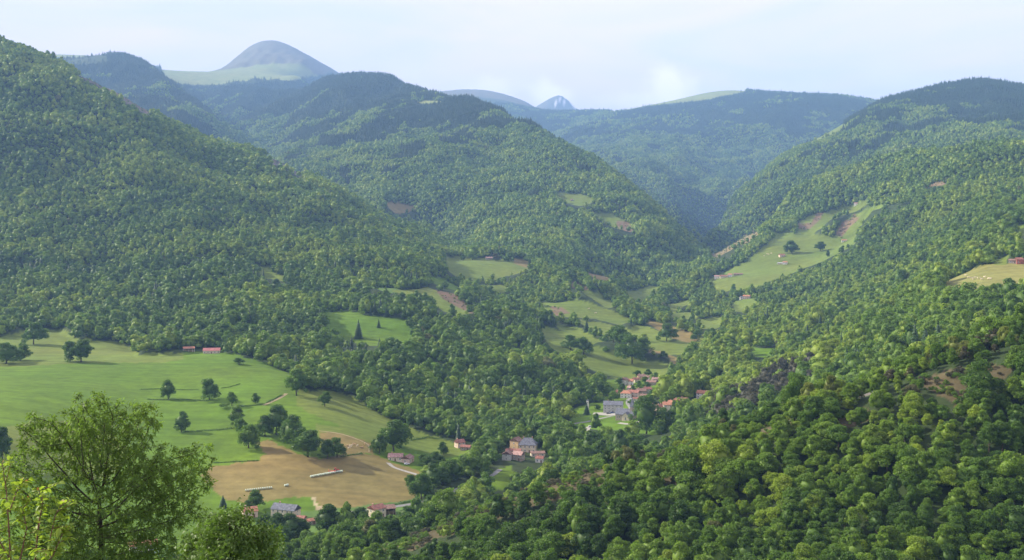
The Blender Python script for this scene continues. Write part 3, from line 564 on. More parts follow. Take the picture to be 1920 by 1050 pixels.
def proto(name, V, Fc, m, smooth=False): PROTO[name] = mesh_np(name, V, Fc, m, smooth); return PROTO[name]
N_NEAR, N_MID, N_FAR, N_CON = 7, 7, 8, 3
near_dims = [(12,4.9,2.0),(13,4.6,2.2),(10.5,5.2,1.4),(13.5,5.4,3.0),(11,4.3,1.6),(9.5,4.8,1.0),(13,4.2,2.0)]
for i in range(N_NEAR):
    h, rd, bs = near_dims[i]; V, Fc = crown_np(100+i, h, rd, bs*.6, 26+3*i, 5600, .48, tight=.75); V, Fc = with_core(100+i, V, Fc, h, rd, bs, .52); proto('near_crown_%d' % i, V, Fc, M_LEAF)
    V, Fc = crown_np(150+i, h, rd, .1, 30+2*i, 5600, .48, tight=.7); V, Fc = with_core(150+i, V, Fc, h, rd, .2, .56); proto('field_crown_%d' % i, V, Fc, M_LEAF)
    PROTO['trunk_%d' % i] = trunk_np(h*.8, .26, i).mesh('trunk', M_BARK, True)
for i in range(N_MID):
    h, rd, bs = near_dims[i]; V, Fc = crown_np(200+i, h, rd, .4, 14, 1300, .85, tight=.3); V, Fc = with_core(200+i, V, Fc, h, rd, .4, .66); proto('mid_crown_%d' % i, V, Fc, M_LEAF)
for i in range(N_FAR):
    V, Fc = crown_np(300+i, 10.5+i*.7, 4.5+.25*i, .3, 12, 330, 1.5, tight=.35); V, Fc = with_core(300+i, V, Fc, 10.5+i*.7, 4.5+.25*i, .3, .70); proto('far_crown_%d' % i, V, Fc, M_LEAF)
for i in range(N_CON):
    V, Fc = conifer_np(400+i, 15+i, 2.7+.3*i); proto('conifer_crown_%d' % i, V, Fc, M_CONI)
# whole low shrub for heath
for i in range(2):
    V, Fc = crown_np(500+i, 3.0, 2.0, .2, 9, 700, .38); proto('shrub_%d' % i, V, Fc, M_LEAF)

# ------------------------------------------------------------------ SCATTER THE WOODS
KEEP = []                      # clearings round built or hand-placed things: (x, y, r_across, r_towards_viewer)
def keep_clear(x, y, r, front): KEEP.append((x, y, r, front))
def lookup_cover(x, y):
    i = np.clip(np.searchsorted(GU, x/y), 0, len(GU)-1); j = np.clip(np.searchsorted(GT, np.log(y)), 0, len(GT)-1)
    return CVR[j, i]
def visible(x, y, ztop, marg):
    u = x/y; i = np.clip(np.searchsorted(GU, u), 0, len(GU)-1); j = np.clip(np.searchsorted(GT, np.log(y))-2, 0, len(GT)-1)
    return ztop/y > RUNMAX[j, i]-marg/y
def scatter(y0, y1, d, r):
    nx = int(2*.57*y1/d); ny = int((y1-y0)/d)
    gx, gy = np.meshgrid(np.arange(nx), np.arange(ny)); x = (gx+.5*(gy%2)-nx/2+r.uniform(-.42,.42,gx.shape))*d; y = y0+(gy+r.uniform(-.42,.42,gx.shape))*d
    x = x.ravel(); y = y.ravel(); k = (abs(x/y) < .555) & (y > y0) & (y < y1); x = x[k]; y = y[k]
    z = ground_z(x, y); return x, y, z, lookup_cover(x, y)
def cleared(x, y):
    k = np.ones(len(x), bool)
    for cx, cy, r_, fr in KEEP:
        dd = math.hypot(cx, cy); dx, dy = -cx/dd, -cy/dd
        a = (x-cx)*dx+(y-cy)*dy; bb = np.abs((x-cx)*dy-(y-cy)*dx)
        k &= ~((a > -r_) & (a < fr) & (bb < r_))
    return k
# ------------------------------------------------------------------ BUILDINGS
W_CREAM = mat('cream_render', (.62,.54,.40), var=.15, scale=.8); W_WHITE = mat('white_render', (.74,.71,.64), var=.1, scale=.8)
W_GREY = mat('grey_render', (.46,.46,.42), var=.15, scale=.7); W_STONE = mat('rubble_stone_wall', (.36,.30,.24), var=.35, scale=2.2); W_OCHRE = mat('ochre_render', (.56,.40,.22), var=.15, scale=.8)
W_PINK = mat('pink_render', (.60,.46,.36), var=.12, scale=.8)
def roofmat(name, c):
    if name in _mats: return _mats[name]
    m = mat(name, c, .85, .30, .9)
    t = m.node_tree; b = t.nodes['Principled BSDF']; co = nd(t, 'ShaderNodeTexCoord'); wv = nd(t, 'ShaderNodeTexWave', wave_type='BANDS', bands_direction='X'); wv.inputs['Scale'].default_value = 1.1; wv.inputs['Distortion'].default_value = .6
    bp = nd(t, 'ShaderNodeBump'); bp.inputs['Strength'].default_value = .6; bp.inputs['Distance'].default_value = .08
    t.links.new(co.outputs['Object'], wv.inputs['Vector']); t.links.new(wv.outputs['Fac'], bp.inputs['Height']); t.links.new(bp.outputs[0], b.inputs['Normal']); return m
R_ORANGE = roofmat('orange_roof_tiles', (.40,.19,.12)); R_RED = roofmat('red_roof_tiles', (.28,.13,.10)); R_PINK = roofmat('faded_pink_roof', (.38,.24,.21)); R_BROWN = roofmat('brown_roof_tiles', (.24,.15,.12))
R_SLATE = roofmat('grey_slate', (.15,.16,.19)); R_TIN = roofmat('pale_tin_roof', (.42,.44,.46)); R_ROSE = roofmat('rose_roof_sheet', (.42,.17,.16))
M_GLASS = mat('window_glass', (.05,.06,.07), .25, .1, 2, spec=.5); M_FRAME = mat('white_painted_wood', (.75,.74,.70)); M_DOOR = mat('brown_door_wood', (.14,.08,.05)); M_SHUT = mat('wooden_shutter', (.30,.17,.10))
M_DARKIN = mat('dark_timber', (.05,.04,.03)); M_BRICK = mat('chimney_brick', (.45,.27,.20))
def window(root, x, y, z, w, h, ax):
    """opening on the wall with facing ax: '-y','+y','+x','-x'"""
    f = MB(); g = MB(); d = .05
    def put(mb_, x0, x1, z0, z1, a, b_):
        if ax == '-y': mb_.box(x+x0, x+x1, y-b_, y-a, z+z0, z+z1)
        elif ax == '+y': mb_.box(x+x0, x+x1, y+a, y+b_, z+z0, z+z1)
        elif ax == '+x': mb_.box(x+a, x+b_, y+x0, y+x1, z+z0, z+z1)
        else: mb_.box(x-b_, x-a, y+x0, y+x1, z+z0, z+z1)
    put(g, -w/2, w/2, 0, h, .003, .035)
    put(f, -w/2-.12, -w/2, -.1, h+.12, .002, .09); put(f, w/2, w/2+.12, -.1, h+.12, .002, .09); put(f, -w/2, w/2, h, h+.12, .002, .09); put(f, -w/2, w/2, -.1, 0, .002, .12); put(f, -.03, .03, 0, h, .036, .07)
    fo = f.build('window', M_FRAME, root); g.build('pane', M_GLASS, fo)
def house(name, label, px, py, w, d, h, roof, wall, pitch=.5, rot=0, rows=None, Yr=(560, 4000), group=None, cat='house', chim=1, doorx=None, hip=0., openf=False, over=.45, front=None, gable_win=False, ov=None):
    """gabled building, ridge along local x, long side facing the viewer at rot 0"""
    X, Y, Z = locate(px, py, *Yr)
    keep_clear(X, Y, w*.5+d*.25+3.5, max(w, d)*.5+min(75, max(front or 0, 11.5/max(.05, -Z/Y))))
    zz = float(np.min(ground_z(np.array([X-w*.4, X+w*.4, X]), np.array([Y-d*.4, Y, Y+d*.4])))); Z0 = Z-.15
    bear = -math.atan2(X, Y)
    root = empty(name, (X, Y, Z0), bear+math.radians(rot)); tag(root, label, cat, group)
    hx, hy = w/2, d/2; rh = hy*pitch*2*.5
    b = -(Z-zz)-2.5
    mb = MB()
    v = [(-hx,-hy,b),(hx,-hy,b),(hx,hy,b),(-hx,hy,b),(-hx,-hy,h),(hx,-hy,h),(hx,hy,h),(-hx,hy,h)]
    if openf:
        # open-fronted shed: three walls and posts
        mb.box(-hx, hx, hy-.3, hy, b, h); mb.box(-hx, -hx+.3, -hy, hy-.3, b, h); mb.box(hx-.3, hx, -hy, hy-.3, b, h)
        for q in (-.33, 0, .33): mb.box(q*w-.12, q*w+.12, -hy, -hy+.25, b, h)
    else:
        fs = [(0,1,5,4),(2,3,7,6)]
        if hip <= 0:
            v += [(-hx,0,h+rh),(hx,0,h+rh)]; fs += [(1,2,6,9,5),(3,0,4,8,7)]
        else: fs += [(1,2,6,5),(3,0,4,7)]
        mb.add(v, fs)
    mb.build('wall', wall, root)
    o = over; th = .18; r = MB(); k = rh/hy; ex = hx+(o*.7 if hip <= 0 else o); top = h+rh+.12; ed = h-o*k+.12
    rx = hx+o*.7 if hip <= 0 else hx-hip*hy
    P = [(-ex,-hy-o,ed),(ex,-hy-o,ed),(ex,hy+o,ed),(-ex,hy+o,ed),(-rx,0,top),(rx,0,top)]
    Q = [(x_,y_,z_+th) for x_,y_,z_ in P]
    r.add(P+Q, [(6,7,11,10),(8,9,10,11),(7,8,11),(9,6,10),(0,4,5,1),(2,5,4,3),(1,5,2),(3,4,0),(0,1,7,6),(1,2,8,7),(2,3,9,8),(3,0,6,9)])
    ro = r.build('roof', roof, root)
    for c in range(chim):
        cx = (-hx*.55, hx*.5, 0)[c % 3]; q = MB(); q.box(cx-.4, cx+.4, .3, .95, h+rh*.4, h+rh+1.0); q.box(cx-.48, cx+.48, .22, 1.03, h+rh+1.0, h+rh+1.15); q.build('chimney', M_BRICK, ro)
    if rows is None: rows = 1 if h < 4 else 2
    if rows and not openf:
        n = max(2, int(w/3.4)); dx = w/n
        for fl in range(rows):
            zf = .9+fl*(h/rows)
            for i in range(n):
                x_ = -hx+dx*(i+.5)
                if fl == 0 and i == (n//2 if doorx is None else doorx):
                    q = MB(); q.box(x_-.55, x_+.55, -hy-.06, -hy-.003, 0, 2.1); dr = q.build('door', M_DOOR, root); q = MB(); q.box(x_+.35, x_+.42, -hy-.12, -hy-.061, 1.0, 1.12); q.build('handle', M_FRAME, dr); continue
                window(root, x_, -hy, zf, .95, min(1.35, h/rows*.5), '-y')
            for sgn, ax in ((1, '+x'), (-1, '-x')):
                window(root, sgn*hx, 0, zf, .9, 1.2, ax)
    if openf:
        q = MB(); q.box(-hx+.4, hx-.4, -hy+1.2, hy-.5, -.5, h*.55); q.build('stored_hay', mat('hay_store', (.22,.17,.09), .95, .4, 2), root)
    return root, X, Y, Z
VG = 'houses of the village'
# around the big left meadow
house('hay_shed', 'small open-fronted field shed with orange roof at the wood edge above the meadow', 354, 658, 12, 7, 3.2, R_ORANGE, W_WHITE, .45, 0, openf=True, cat='shed', chim=0, Yr=(900,1600))
house('barn', 'long low barn with a faded rose-red roof at the top of the meadow', 397, 662, 18, 9, 3.2, R_ROSE, W_CREAM, .55, -4, rows=1, cat='barn', chim=0, Yr=(900,1600))
# hamlet at the foot of the picture
house('long_house', 'long house with grey slate roof and cream walls below the hay field', 536, 968, 17, 8, 5.2, R_SLATE, W_CREAM, .7, -32, rows=2, Yr=(600,900), front=30)
house('outbuilding', 'low red-roofed lean-to against the slate-roofed long house', 562, 978, 7, 6, 2.6, R_RED, W_STONE, .4, -20, rows=1, chim=0, Yr=(600,900), cat='outbuilding')
house('garden_shed', 'tiny orange-red roofed shed beside the dirt track by the hamlet', 583, 982, 5, 4, 2.4, R_ORANGE, W_STONE, .5, 25, rows=1, chim=0, Yr=(600,900), cat='shed')
house('cottage', 'small red-roofed cottage half hidden in trees left of the long house', 468, 968, 9, 7, 4, R_ORANGE, W_PINK, .6, 12, rows=1, Yr=(600,900), front=12)
house('farmhouse', 'two-storey cream farmhouse with red roof beside the lane under the hay field', 706, 968, 9, 8, 5.6, R_RED, W_CREAM, .5, 38, rows=2, Yr=(600,900), front=26)
house('open_barn', 'dark open-sided barn adjoining the red-roofed farmhouse below the hay field', 726, 962, 9, 8, 3.8, R_BROWN, W_STONE, .4, 15, openf=True, chim=0, Yr=(600,900), cat='barn', front=26)
house('roadside_building', 'orange-roofed white building seen through the ash tree at the bottom left', 268, 1030, 15, 8, 3.4, R_ORANGE, W_WHITE, .4, 6, rows=1, Yr=(500,900), front=40)
house('bungalow', 'wide pink-roofed bungalow with cream walls at the end of the hay field', 742, 862, 11, 8, 3.0, R_PINK, W_CREAM, .5, -6, rows=1, Yr=(700,1000), front=25)
house('bungalow_wing', 'gabled wing with brown-pink roof at the right end of the wide bungalow', 764, 866, 9, 7, 3.4, R_BROWN, W_PINK, .55, 66, rows=1, Yr=(700,1000), chim=0, front=20)
house('red_cottage', 'red-tiled cottage among trees behind the narrow yellow-green field', 862, 838, 7, 6, 4.2, R_RED, W_PINK, .7, 30, Yr=(800,1100), front=25)
house('red_outhouse', 'low outhouse with brick-red roof right of the red-tiled cottage', 873, 843, 8, 5, 2.6, R_RED, W_STONE, .5, -10, rows=1, chim=0, Yr=(800,1100), cat='outbuilding')
# cluster by the river road
HG = 'houses of the hamlet at the road bend'
house('manor_house', 'tall cream manor with a steep hipped slate roof in the road-bend hamlet', 990, 846, 14, 10, 6.2, R_SLATE, W_CREAM, .95, -8, rows=2, Yr=(780,1100), hip=.75, chim=2, group=HG, front=35)
house('ochre_barn', 'narrow ochre barn standing highest behind the hamlet beside the slate manor', 968, 841, 7, 8, 7.0, R_BROWN, W_OCHRE, .6, 55, rows=2, Yr=(780,1100), chim=0, group=HG, cat='barn')
house('tiled_row', 'long low row with dull red tiles in front of the ochre barn', 963, 851, 12, 5, 3.0, R_RED, W_OCHRE, .5, -6, rows=1, Yr=(780,1100), group=HG, front=25)
house('stone_house', 'grey rubble-stone house with pale pink roof at the hamlet centre', 972, 862, 8, 7, 4.6, R_PINK, W_STONE, .6, -25, Yr=(760,1100), group=HG, front=25)
house('roadside_house', 'narrow pale grey house on the road at the hamlet left end', 951, 862, 6, 7, 5.0, R_BROWN, W_GREY, .6, 75, Yr=(760,1100), group=HG, front=25)
house('long_shed', 'low brown-roofed shed to the right below the slate manor', 1008, 855, 11, 6, 2.8, R_BROWN, W_CREAM, .4, 10, rows=1, Yr=(780,1100), chim=0, group=HG, cat='shed', front=20)
house('white_cottage', 'small white cottage with red roof lowest at the hamlet right end', 1012, 866, 6, 5, 3.2, R_RED, W_WHITE, .6, -10, rows=1, Yr=(780,1100), group=HG, front=20)
# village
house('school', 'long three-storey pale grey building with dark roof on the village square', 1150, 772, 19, 11, 7.6, R_SLATE, W_GREY, .55, -4, rows=3, Yr=(950,1300), group=VG, cat='building', chim=1, front=30)
house('villa', 'white villa with bright orange hipped roof behind the long grey building', 1174, 745, 11, 10, 5.0, R_ORANGE, W_WHITE, .5, -8, Yr=(1050,1500), hip=.6, group=VG, front=25)
house('terrace_house', 'dark brick-red roofed terrace right of the orange-roofed white villa', 1189, 743, 12, 8, 4.6, R_RED, W_PINK, .55, -20, Yr=(1050,1500), group=VG)
house('terrace_house', 'brown-roofed stone house ending the terrace behind the village road', 1202, 740, 10, 8, 4.6, R_BROWN, W_STONE, .55, 12, Yr=(1050,1500), group=VG)
house('garage_row', 'low white building with a pale red roof beside the curving village road', 1196, 752, 11, 6, 2.8, R_RED, W_WHITE, .4, 8, rows=1, chim=0, Yr=(1050,1500), group=VG)
house('village_house', 'tall narrow grey stone house at the upper left of the village', 1171, 722, 7, 7, 6.5, R_BROWN, W_GREY, .6, 60, Yr=(1150,1600), group=VG)
house('village_house', 'white house with small orange roof next to the tall grey stone house', 1181, 721, 8, 7, 4.4, R_ORANGE, W_WHITE, .6, -6, Yr=(1150,1600), group=VG)
house('village_house', 'brown-roofed ochre house at the very top of the village', 1203, 712, 9, 7, 4.4, R_BROWN, W_OCHRE, .6, 15, Yr=(1150,1600), group=VG, chim=2)
house('village_house', 'wide low house with a grey-brown roof at the village upper right edge', 1222, 722, 11, 8, 3.8, R_BROWN, W_STONE, .5, -15, Yr=(1150,1600), group=VG)
house('village_house', 'pinkish cottage squeezed between two brown-roofed houses above the village', 1192, 717, 7, 6, 4.0, R_RED, W_CREAM, .6, 35, Yr=(1150,1600), group=VG)
house('slope_house', 'pale pink gabled house at the lower left of the row on the right bank', 1238, 775, 9, 8, 6.2, R_RED, W_PINK, .55, 62, Yr=(950,1300), group=VG, chim=2, front=25)
house('slope_house', 'tall cream house with orange-tiled roof second along the right bank row', 1252, 769, 9, 8, 5.6, R_ORANGE, W_CREAM, .55, 8, Yr=(950,1300), group=VG, front=18)
house('slope_house', 'orange-roofed house in the middle of the right bank row', 1262, 764, 9, 7, 4.6, R_ORANGE, W_OCHRE, .55, -18, Yr=(950,1300), group=VG, front=14)
house('slope_house', 'brightest orange roof at the upper end of the right bank row', 1273, 760, 9, 7, 4.4, R_ORANGE, W_PINK, .55, 12, Yr=(950,1300), group=VG, front=14)
house('hillside_house', 'white house with orange roof alone in trees above the right bank', 1319, 746, 12, 9, 5.0, R_ORANGE, W_WHITE, .5, -14, Yr=(900,1250), front=22)
house('grey_farm', 'grey farm building with a small orange roof on the slope above the village', 1182, 645, 15, 9, 4.2, R_PINK, W_GREY, .45, -12, rows=1, Yr=(1300,2000), cat='farm', front=30)
house('barn', 'small pale shed right of the grey farm on the slope', 1197, 646, 6, 5, 2.8, R_TIN, W_WHITE, .4, 5, rows=1, chim=0, Yr=(1300,2000), cat='shed')
for a_, b_, w_, d_, h_, ro_, wa_, rt_, lb_ in (
 (1208,748,8,6,3.6,R_BROWN,W_CREAM,-12,'brown-roofed cream house at the lower end of the curving village road'),
 (1214,736,8,7,4.2,R_RED,W_GREY,22,'red-roofed grey house above the curving village road, right of the terrace'),
 (1183,733,7,6,4.0,R_PINK,W_WHITE,-30,'pink-roofed white cottage between the villa and the upper houses'),
 (1229,716,8,6,3.6,R_PINK,W_STONE,10,'pink-roofed stone cottage at the far right of the upper village'),
 (1212,713,7,6,4.0,R_BROWN,W_WHITE,-8,'white cottage with brown roof second from the right in the upper village'),
 (1282,757,8,7,4.0,R_RED,W_CREAM,-25,'red-roofed cream house highest on the right bank'),
 (1228,770,7,6,4.2,R_BROWN,W_STONE,20,'brown-roofed stone cottage left of the pale pink gabled house'),
 (1160,740,6,5,3.4,R_ORANGE,W_OCHRE,5,'tiny ochre cottage at the wood edge behind the long grey building')):
    house('village_house', lb_, a_, b_, w_, d_, h_, ro_, wa_, .55, rt_, Yr=(950,1600), group=VG, front=14)
# far farms
FG = 'farm buildings on the sunlit right meadow'
house('mountain_farm', 'leftmost square white farmhouse at the foot of the sunlit meadow', 1344, 523, 11, 9, 6, R_PINK, W_WHITE, .5, 0, Yr=(1900,3000), group=FG)
house('mountain_farm', 'long red-roofed farm range between two white houses at the meadow foot', 1357, 521, 16, 9, 4, R_RED, W_CREAM, .5, 6, Yr=(1900,3000), group=FG)
house('mountain_farm', 'small white farmhouse right of the long red-roofed range', 1369, 519, 9, 8, 5, R_ORANGE, W_WHITE, .5, -10, Yr=(1900,3000), group=FG)
house('mountain_barn', 'low brown barn ending the farm row at the meadow foot', 1384, 516, 20, 8, 3, R_BROWN, W_STONE, .4, 2, rows=1, Yr=(1900,3000), group=FG, cat='barn', chim=0)
house('mountain_farm', 'red-roofed cream farm lowest on the right slope among trees', 1400, 560, 14, 9, 5, R_ORANGE, W_PINK, .5, -8, Yr=(1700,2600), group=FG)
house('mountain_farm', 'small grey and white farm left of the red-roofed cream farm', 1391, 561, 8, 7, 4, R_SLATE, W_WHITE, .5, 12, Yr=(1700,2600), group=FG)
house('mountain_barn', 'red-roofed barn beside the round tree clump in the middle of the meadow', 1466, 481, 13, 8, 4, R_RED, W_PINK, .5, 24, rows=1, Yr=(2000,3000), group=FG, cat='barn')
house('mountain_farm', 'white farmhouse with orange roof centred on the sunlit meadow', 1472, 495, 10, 8, 4, R_ORANGE, W_WHITE, .5, -6, Yr=(2000,3000), group=FG)
house('mountain_barn', 'flat-looking pale shed left of the centred white farmhouse', 1463, 495, 12, 6, 2.5, R_TIN, W_CREAM, .3, -6, rows=1, Yr=(2000,3000), group=FG, cat='barn', chim=0)
house('mountain_barn', 'lonely orange-roofed barn at the right border of the sunlit meadow', 1583, 453, 12, 7, 3.5, R_ORANGE, W_WHITE, .5, 4, rows=1, Yr=(2200,3200), group=FG, cat='barn', chim=0)
house('mountain_barn', 'highest little white barn at the top of the meadow strip', 1605, 384, 10, 8, 4, R_PINK, W_WHITE, .5, -10, rows=1, Yr=(2200,3300), group=FG, cat='barn', chim=0)
house('field_barn', 'pinkish barn behind bushes at the top of the pale knoll meadow', 917, 486, 15, 7, 3.5, R_PINK, W_STONE, .5, 4, rows=1, Yr=(2000,2800), cat='barn', chim=0)
house('mountain_hut', 'tiny brown hut on the small clearing of the middle mountain', 1072, 376, 8, 6, 3, R_BROWN, W_STONE, .5, 5, rows=1, Yr=(2600,3400), cat='hut', chim=0)
house('field_barn', 'small red-walled barn at the right edge above the cow pasture', 1911, 494, 7, 6, 4.5, R_RED, mat('red_boards', (.35,.12,.10)), .6, 20, rows=1, Yr=(900,1500), cat='barn', chim=0)
house('field_barn', 'little brown stone barn beside the pasture just left of the red-walled one', 1899, 493, 8, 5, 3, R_BROWN, W_STONE, .5, -5, rows=1, Yr=(900,1500), cat='barn', chim=0)
# church
X, Y, Z = locate(1174, 786, 900, 1300)
ch = empty('church', (X, Y, Z-.3), -math.atan2(X, Y)+math.radians(-20)); tag(ch, 'stone church with steep slate roof and slender pointed steeple in the village', 'church'); keep_clear(X, Y, 16, 42)
a = MB(); a.add([(-9,-4.5,-3),(9,-4.5,-3),(9,4.5,-3),(-9,4.5,-3),(-9,-4.5,5.5),(9,-4.5,5.5),(9,4.5,5.5),(-9,4.5,5.5),(-9,0,10),(9,0,10)], [(0,1,5,4),(2,3,7,6),(1,2,6,9,5),(3,0,4,8,7)]); a.build('nave', W_STONE, ch)
a = MB(); P = [(-9.4,-5,5.0),(9.4,-5,5.0),(9.4,5,5.0),(-9.4,5,5.0),(-9.4,0,10.15),(9.4,0,10.15)]; Q = [(x,y,z+.2) for x,y,z in P]; a.add(P+Q, [(6,7,11,10),(8,9,10,11),(7,8,11),(9,6,10),(0,4,5,1),(2,5,4,3),(1,5,2),(3,4,0),(0,1,7,6),(1,2,8,7),(2,3,9,8),(3,0,6,9)]); a.build('roof', R_SLATE, ch)
a = MB(); a.add([(-1,-9,-3),(6,-9,-3),(6,-4.51,-3),(-1,-4.51,-3),(-1,-9,4.6),(6,-9,4.6),(6,-4.51,4.6),(-1,-4.51,4.6),(2.5,-9,7.8),(2.5,-4.51,7.8)], [(0,1,5,8,4),(1,2,6,5),(3,0,4,7)]); tr_ = a.build('transept', W_CREAM, ch)
a = MB(); P = [(-1.4,-9.4,4.3),(2.5,-9.4,8.0),(6.4,-9.4,4.3),(-1.4,-1.5,4.3),(2.5,-1.5,8.0),(6.4,-1.5,4.3)]; Q = [(x,y,z+.2) for x,y,z in P]; a.add(P+Q, [(6,7,10,9),(7,8,11,10),(0,3,4,1),(1,4,5,2),(0,1,7,6),(1,2,8,7)]); a.build('gable_roof', R_SLATE, tr_)
a = MB(); a.box(4.5, 8, -1.75, 1.75, 5, 12.5); tw = a.build('tower', W_STONE, ch)
a = MB(); a.add([(4.2,-2.05,12.5),(8.3,-2.05,12.5),(8.3,2.05,12.5),(4.2,2.05,12.5),(6.25,0,22)], [(0,1,4),(1,2,4),(2,3,4),(3,0,4),(0,3,2,1)]); a.build('spire', R_SLATE, tw)
for i in range(4): window(ch, -7+i*2.1 if i < 3 else 7.6, -4.5, 1.4, .8, 2.4, '-y')
window(ch, 2.5, -9, 1.2, 1.1, 2.4, '-y')
# white slim mast building at the wood edge
X, Y, Z = locate(1102, 768, 900, 1300); keep_clear(X, Y, 6, 26)
o = empty('transformer_tower', (X, Y, Z)); tag(o, 'slim pale tower at the dark wood edge left of the long grey building', 'tower')
a = MB(); a.box(-1.1,1.1,-1.1,1.1,-1,9); a.build('shaft', W_WHITE, o); a = MB(); a.add([(-1.4,-1.4,9),(1.4,-1.4,9),(1.4,1.4,9),(-1.4,1.4,9),(0,0,10.4)], [(0,1,4),(1,2,4),(2,3,4),(3,0,4),(0,3,2,1)]); a.build('roof', R_SLATE, o); window(o, 0, -1.1, 6.4, .7, 1.2, '-y')

# ------------------------------------------------------------------ ROADS AND TRACKS (sheets laid on the ground)
M_ROAD = mat('worn_asphalt', (.20,.20,.19), .9, .12, .6); M_DIRT = mat('pale_dirt_track', (.27,.225,.125), .95, .2, .5); M_GRAVEL = mat('pale_gravel', (.30,.29,.26), .95, .15, 1.0)
def ribbon(name, pix, w, m, Yr, lift=.12):
    P = [np.array(locate(a_, b_, *Yr)[:2]) for a_, b_ in pix]
    # smooth the centre line and follow the ground closely
    Q = []
    for i in range(len(P)-1):
        p0 = P[max(i-1,0)]; p1 = P[i]; p2 = P[i+1]; p3 = P[min(i+2, len(P)-1)]
        n = max(2, int(np.linalg.norm(p2-p1)/2.5))
        for k in range(n):
            t_ = k/n; Q.append(.5*((2*p1)+(-p0+p2)*t_+(2*p0-5*p1+4*p2-p3)*t_**2+(-p0+3*p1-3*p2+p3)*t_**3))
    Q.append(P[-1]); Q = np.array(Q); T = unit(np.gradient(Q, axis=0)); Nn = np.stack([-T[:,1], T[:,0]], 1)
    V = []; nw = 5
    for k in range(nw):
        q = Q+Nn*w*(k/(nw-1)-.5); V.append(np.stack([q[:,0], q[:,1], ground_z(q[:,0], q[:,1])+lift], 1))
    V = np.stack(V, 1).reshape(-1, 3); o = link(name, mesh_np(name, V, grid_faces(len(Q), nw), m, True)); o['kind'] = 'structure'
    for q in Q[::2]: keep_clear(q[0], q[1], w*.5+1.0, w*.5+16)
    return o
ribbon('driveway', [(728,868),(738,876),(755,882),(775,888),(792,893)], 3.6, M_GRAVEL, (700,1000))
ribbon('road', [(640,962),(690,957),(740,950),(790,942),(815,934),(838,926),(870,912),(905,900),(925,890),(938,880)], 4.0, M_ROAD, (640,1000))
ribbon('road', [(1052,803),(1075,795),(1100,791),(1130,784),(1148,780)], 5, M_ROAD, (850,1200))
ribbon('road', [(1100,808),(1103,802),(1112,799),(1128,797)], 5, M_GRAVEL, (850,1200))
ribbon('road', [(1180,775),(1183,765),(1178,756),(1180,748),(1192,745),(1212,742)], 5, M_ROAD, (950,1400))
ribbon('road', [(1160,793),(1180,795),(1200,790),(1220,786)], 4.5, M_GRAVEL, (900,1300))
ribbon('dirt_track', [(494,760),(510,753),(525,746),(537,738)], 3.5, M_DIRT, (850,1200))
ribbon('dirt_track', [(598,808),(630,812),(660,820),(690,834),(692,848)], 1.5, M_DIRT, (760,1100))
ribbon('village_square', [(1112,776),(1130,776),(1150,777),(1170,776)], 15, M_GRAVEL, (950,1250))
# ------------------------------------------------------------------ SMALL THINGS IN THE FIELDS
M_WRAP = mat('pale_green_bale_wrap', (.50,.58,.46), .5, .06, 2, spec=.4); M_WHITE = mat('white_paint', (.80,.80,.78), .3, .03, 2, spec=.5)
M_RED = mat('red_machine_paint', (.42,.05,.03), .45, .15, 1.5, spec=.4); M_TYRE = mat('black_rubber', (.02,.02,.02), .8); M_COW = mat('cream_cow_hide', (.66,.56,.42), .8, .15, 1.2); M_TAN = mat('tan_cow_hide', (.50,.33,.18), .8, .2, 1.2)
M_METAL = mat('grey_metal', (.35,.35,.36), .5)
def bale_mesh():
    mb = MB(); n = 14; R = .72; Lh = .68; prof = [(-Lh,0),(-Lh,R*.82),(-Lh*.88,R*.97),(-Lh*.4,R*1.01),(0,R),(Lh*.4,R*1.01),(Lh*.88,R*.97),(Lh,R*.82),(Lh,0)]
    v = [];
    for a_, r_ in prof:
        for k in range(n): t_ = 2*math.pi*k/n; v.append((a_, r_*math.cos(t_)*1.04, R*.97+r_*math.sin(t_)))
    f = [(i*n+k, i*n+(k+1)%n, (i+1)*n+(k+1)%n, (i+1)*n+k) for i in range(len(prof)-1) for k in range(n)]
    mb.add(v, f); return mb.mesh('bale', M_WRAP, True)
BM = bale_mesh()
def bale_row(p0, p1, n, label, group, first='first', last='last'):
    X0, Y0, _ = locate(*p0, 690, 900); X1, Y1, _ = locate(*p1, 690, 900)
    for i in range(n):
        t_ = i/(n-1); x = X0+(X1-X0)*t_; y = Y0+(Y1-Y0)*t_+random.uniform(-.15,.15)
        o = link('hay_bale', BM, None, (x, y, float(ground_z(x, y))+.02), math.atan2(Y1-Y0, X1-X0)+random.uniform(-.08,.08)); o.scale = (.64, 1.0, 1.0)
        tag(o, label if 0 < i < n-1 else ('wrapped bale at the left end of the %s' % group if i == 0 else 'wrapped bale at the right end of the %s' % group), 'hay bale', group)
bale_row((461,921), (509,916), 13, 'pale green wrapped bale in the shorter left row on the hay field', 'shorter left row of bales')
bale_row((583,895), (641,885), 20, 'pale green wrapped bale in the longer right row on the hay field', 'longer right row of bales')
for q, lb in (((535,912), 'single wrapped bale lying left of its twin between the two rows'), ((539,911), 'single wrapped bale lying right of its twin between the two rows')):
    X, Y, Z = locate(*q, 690, 900); tag(link('hay_bale', BM, None, (X, Y, Z+.02), .5), lb, 'hay bale', 'pair of bales between the rows')
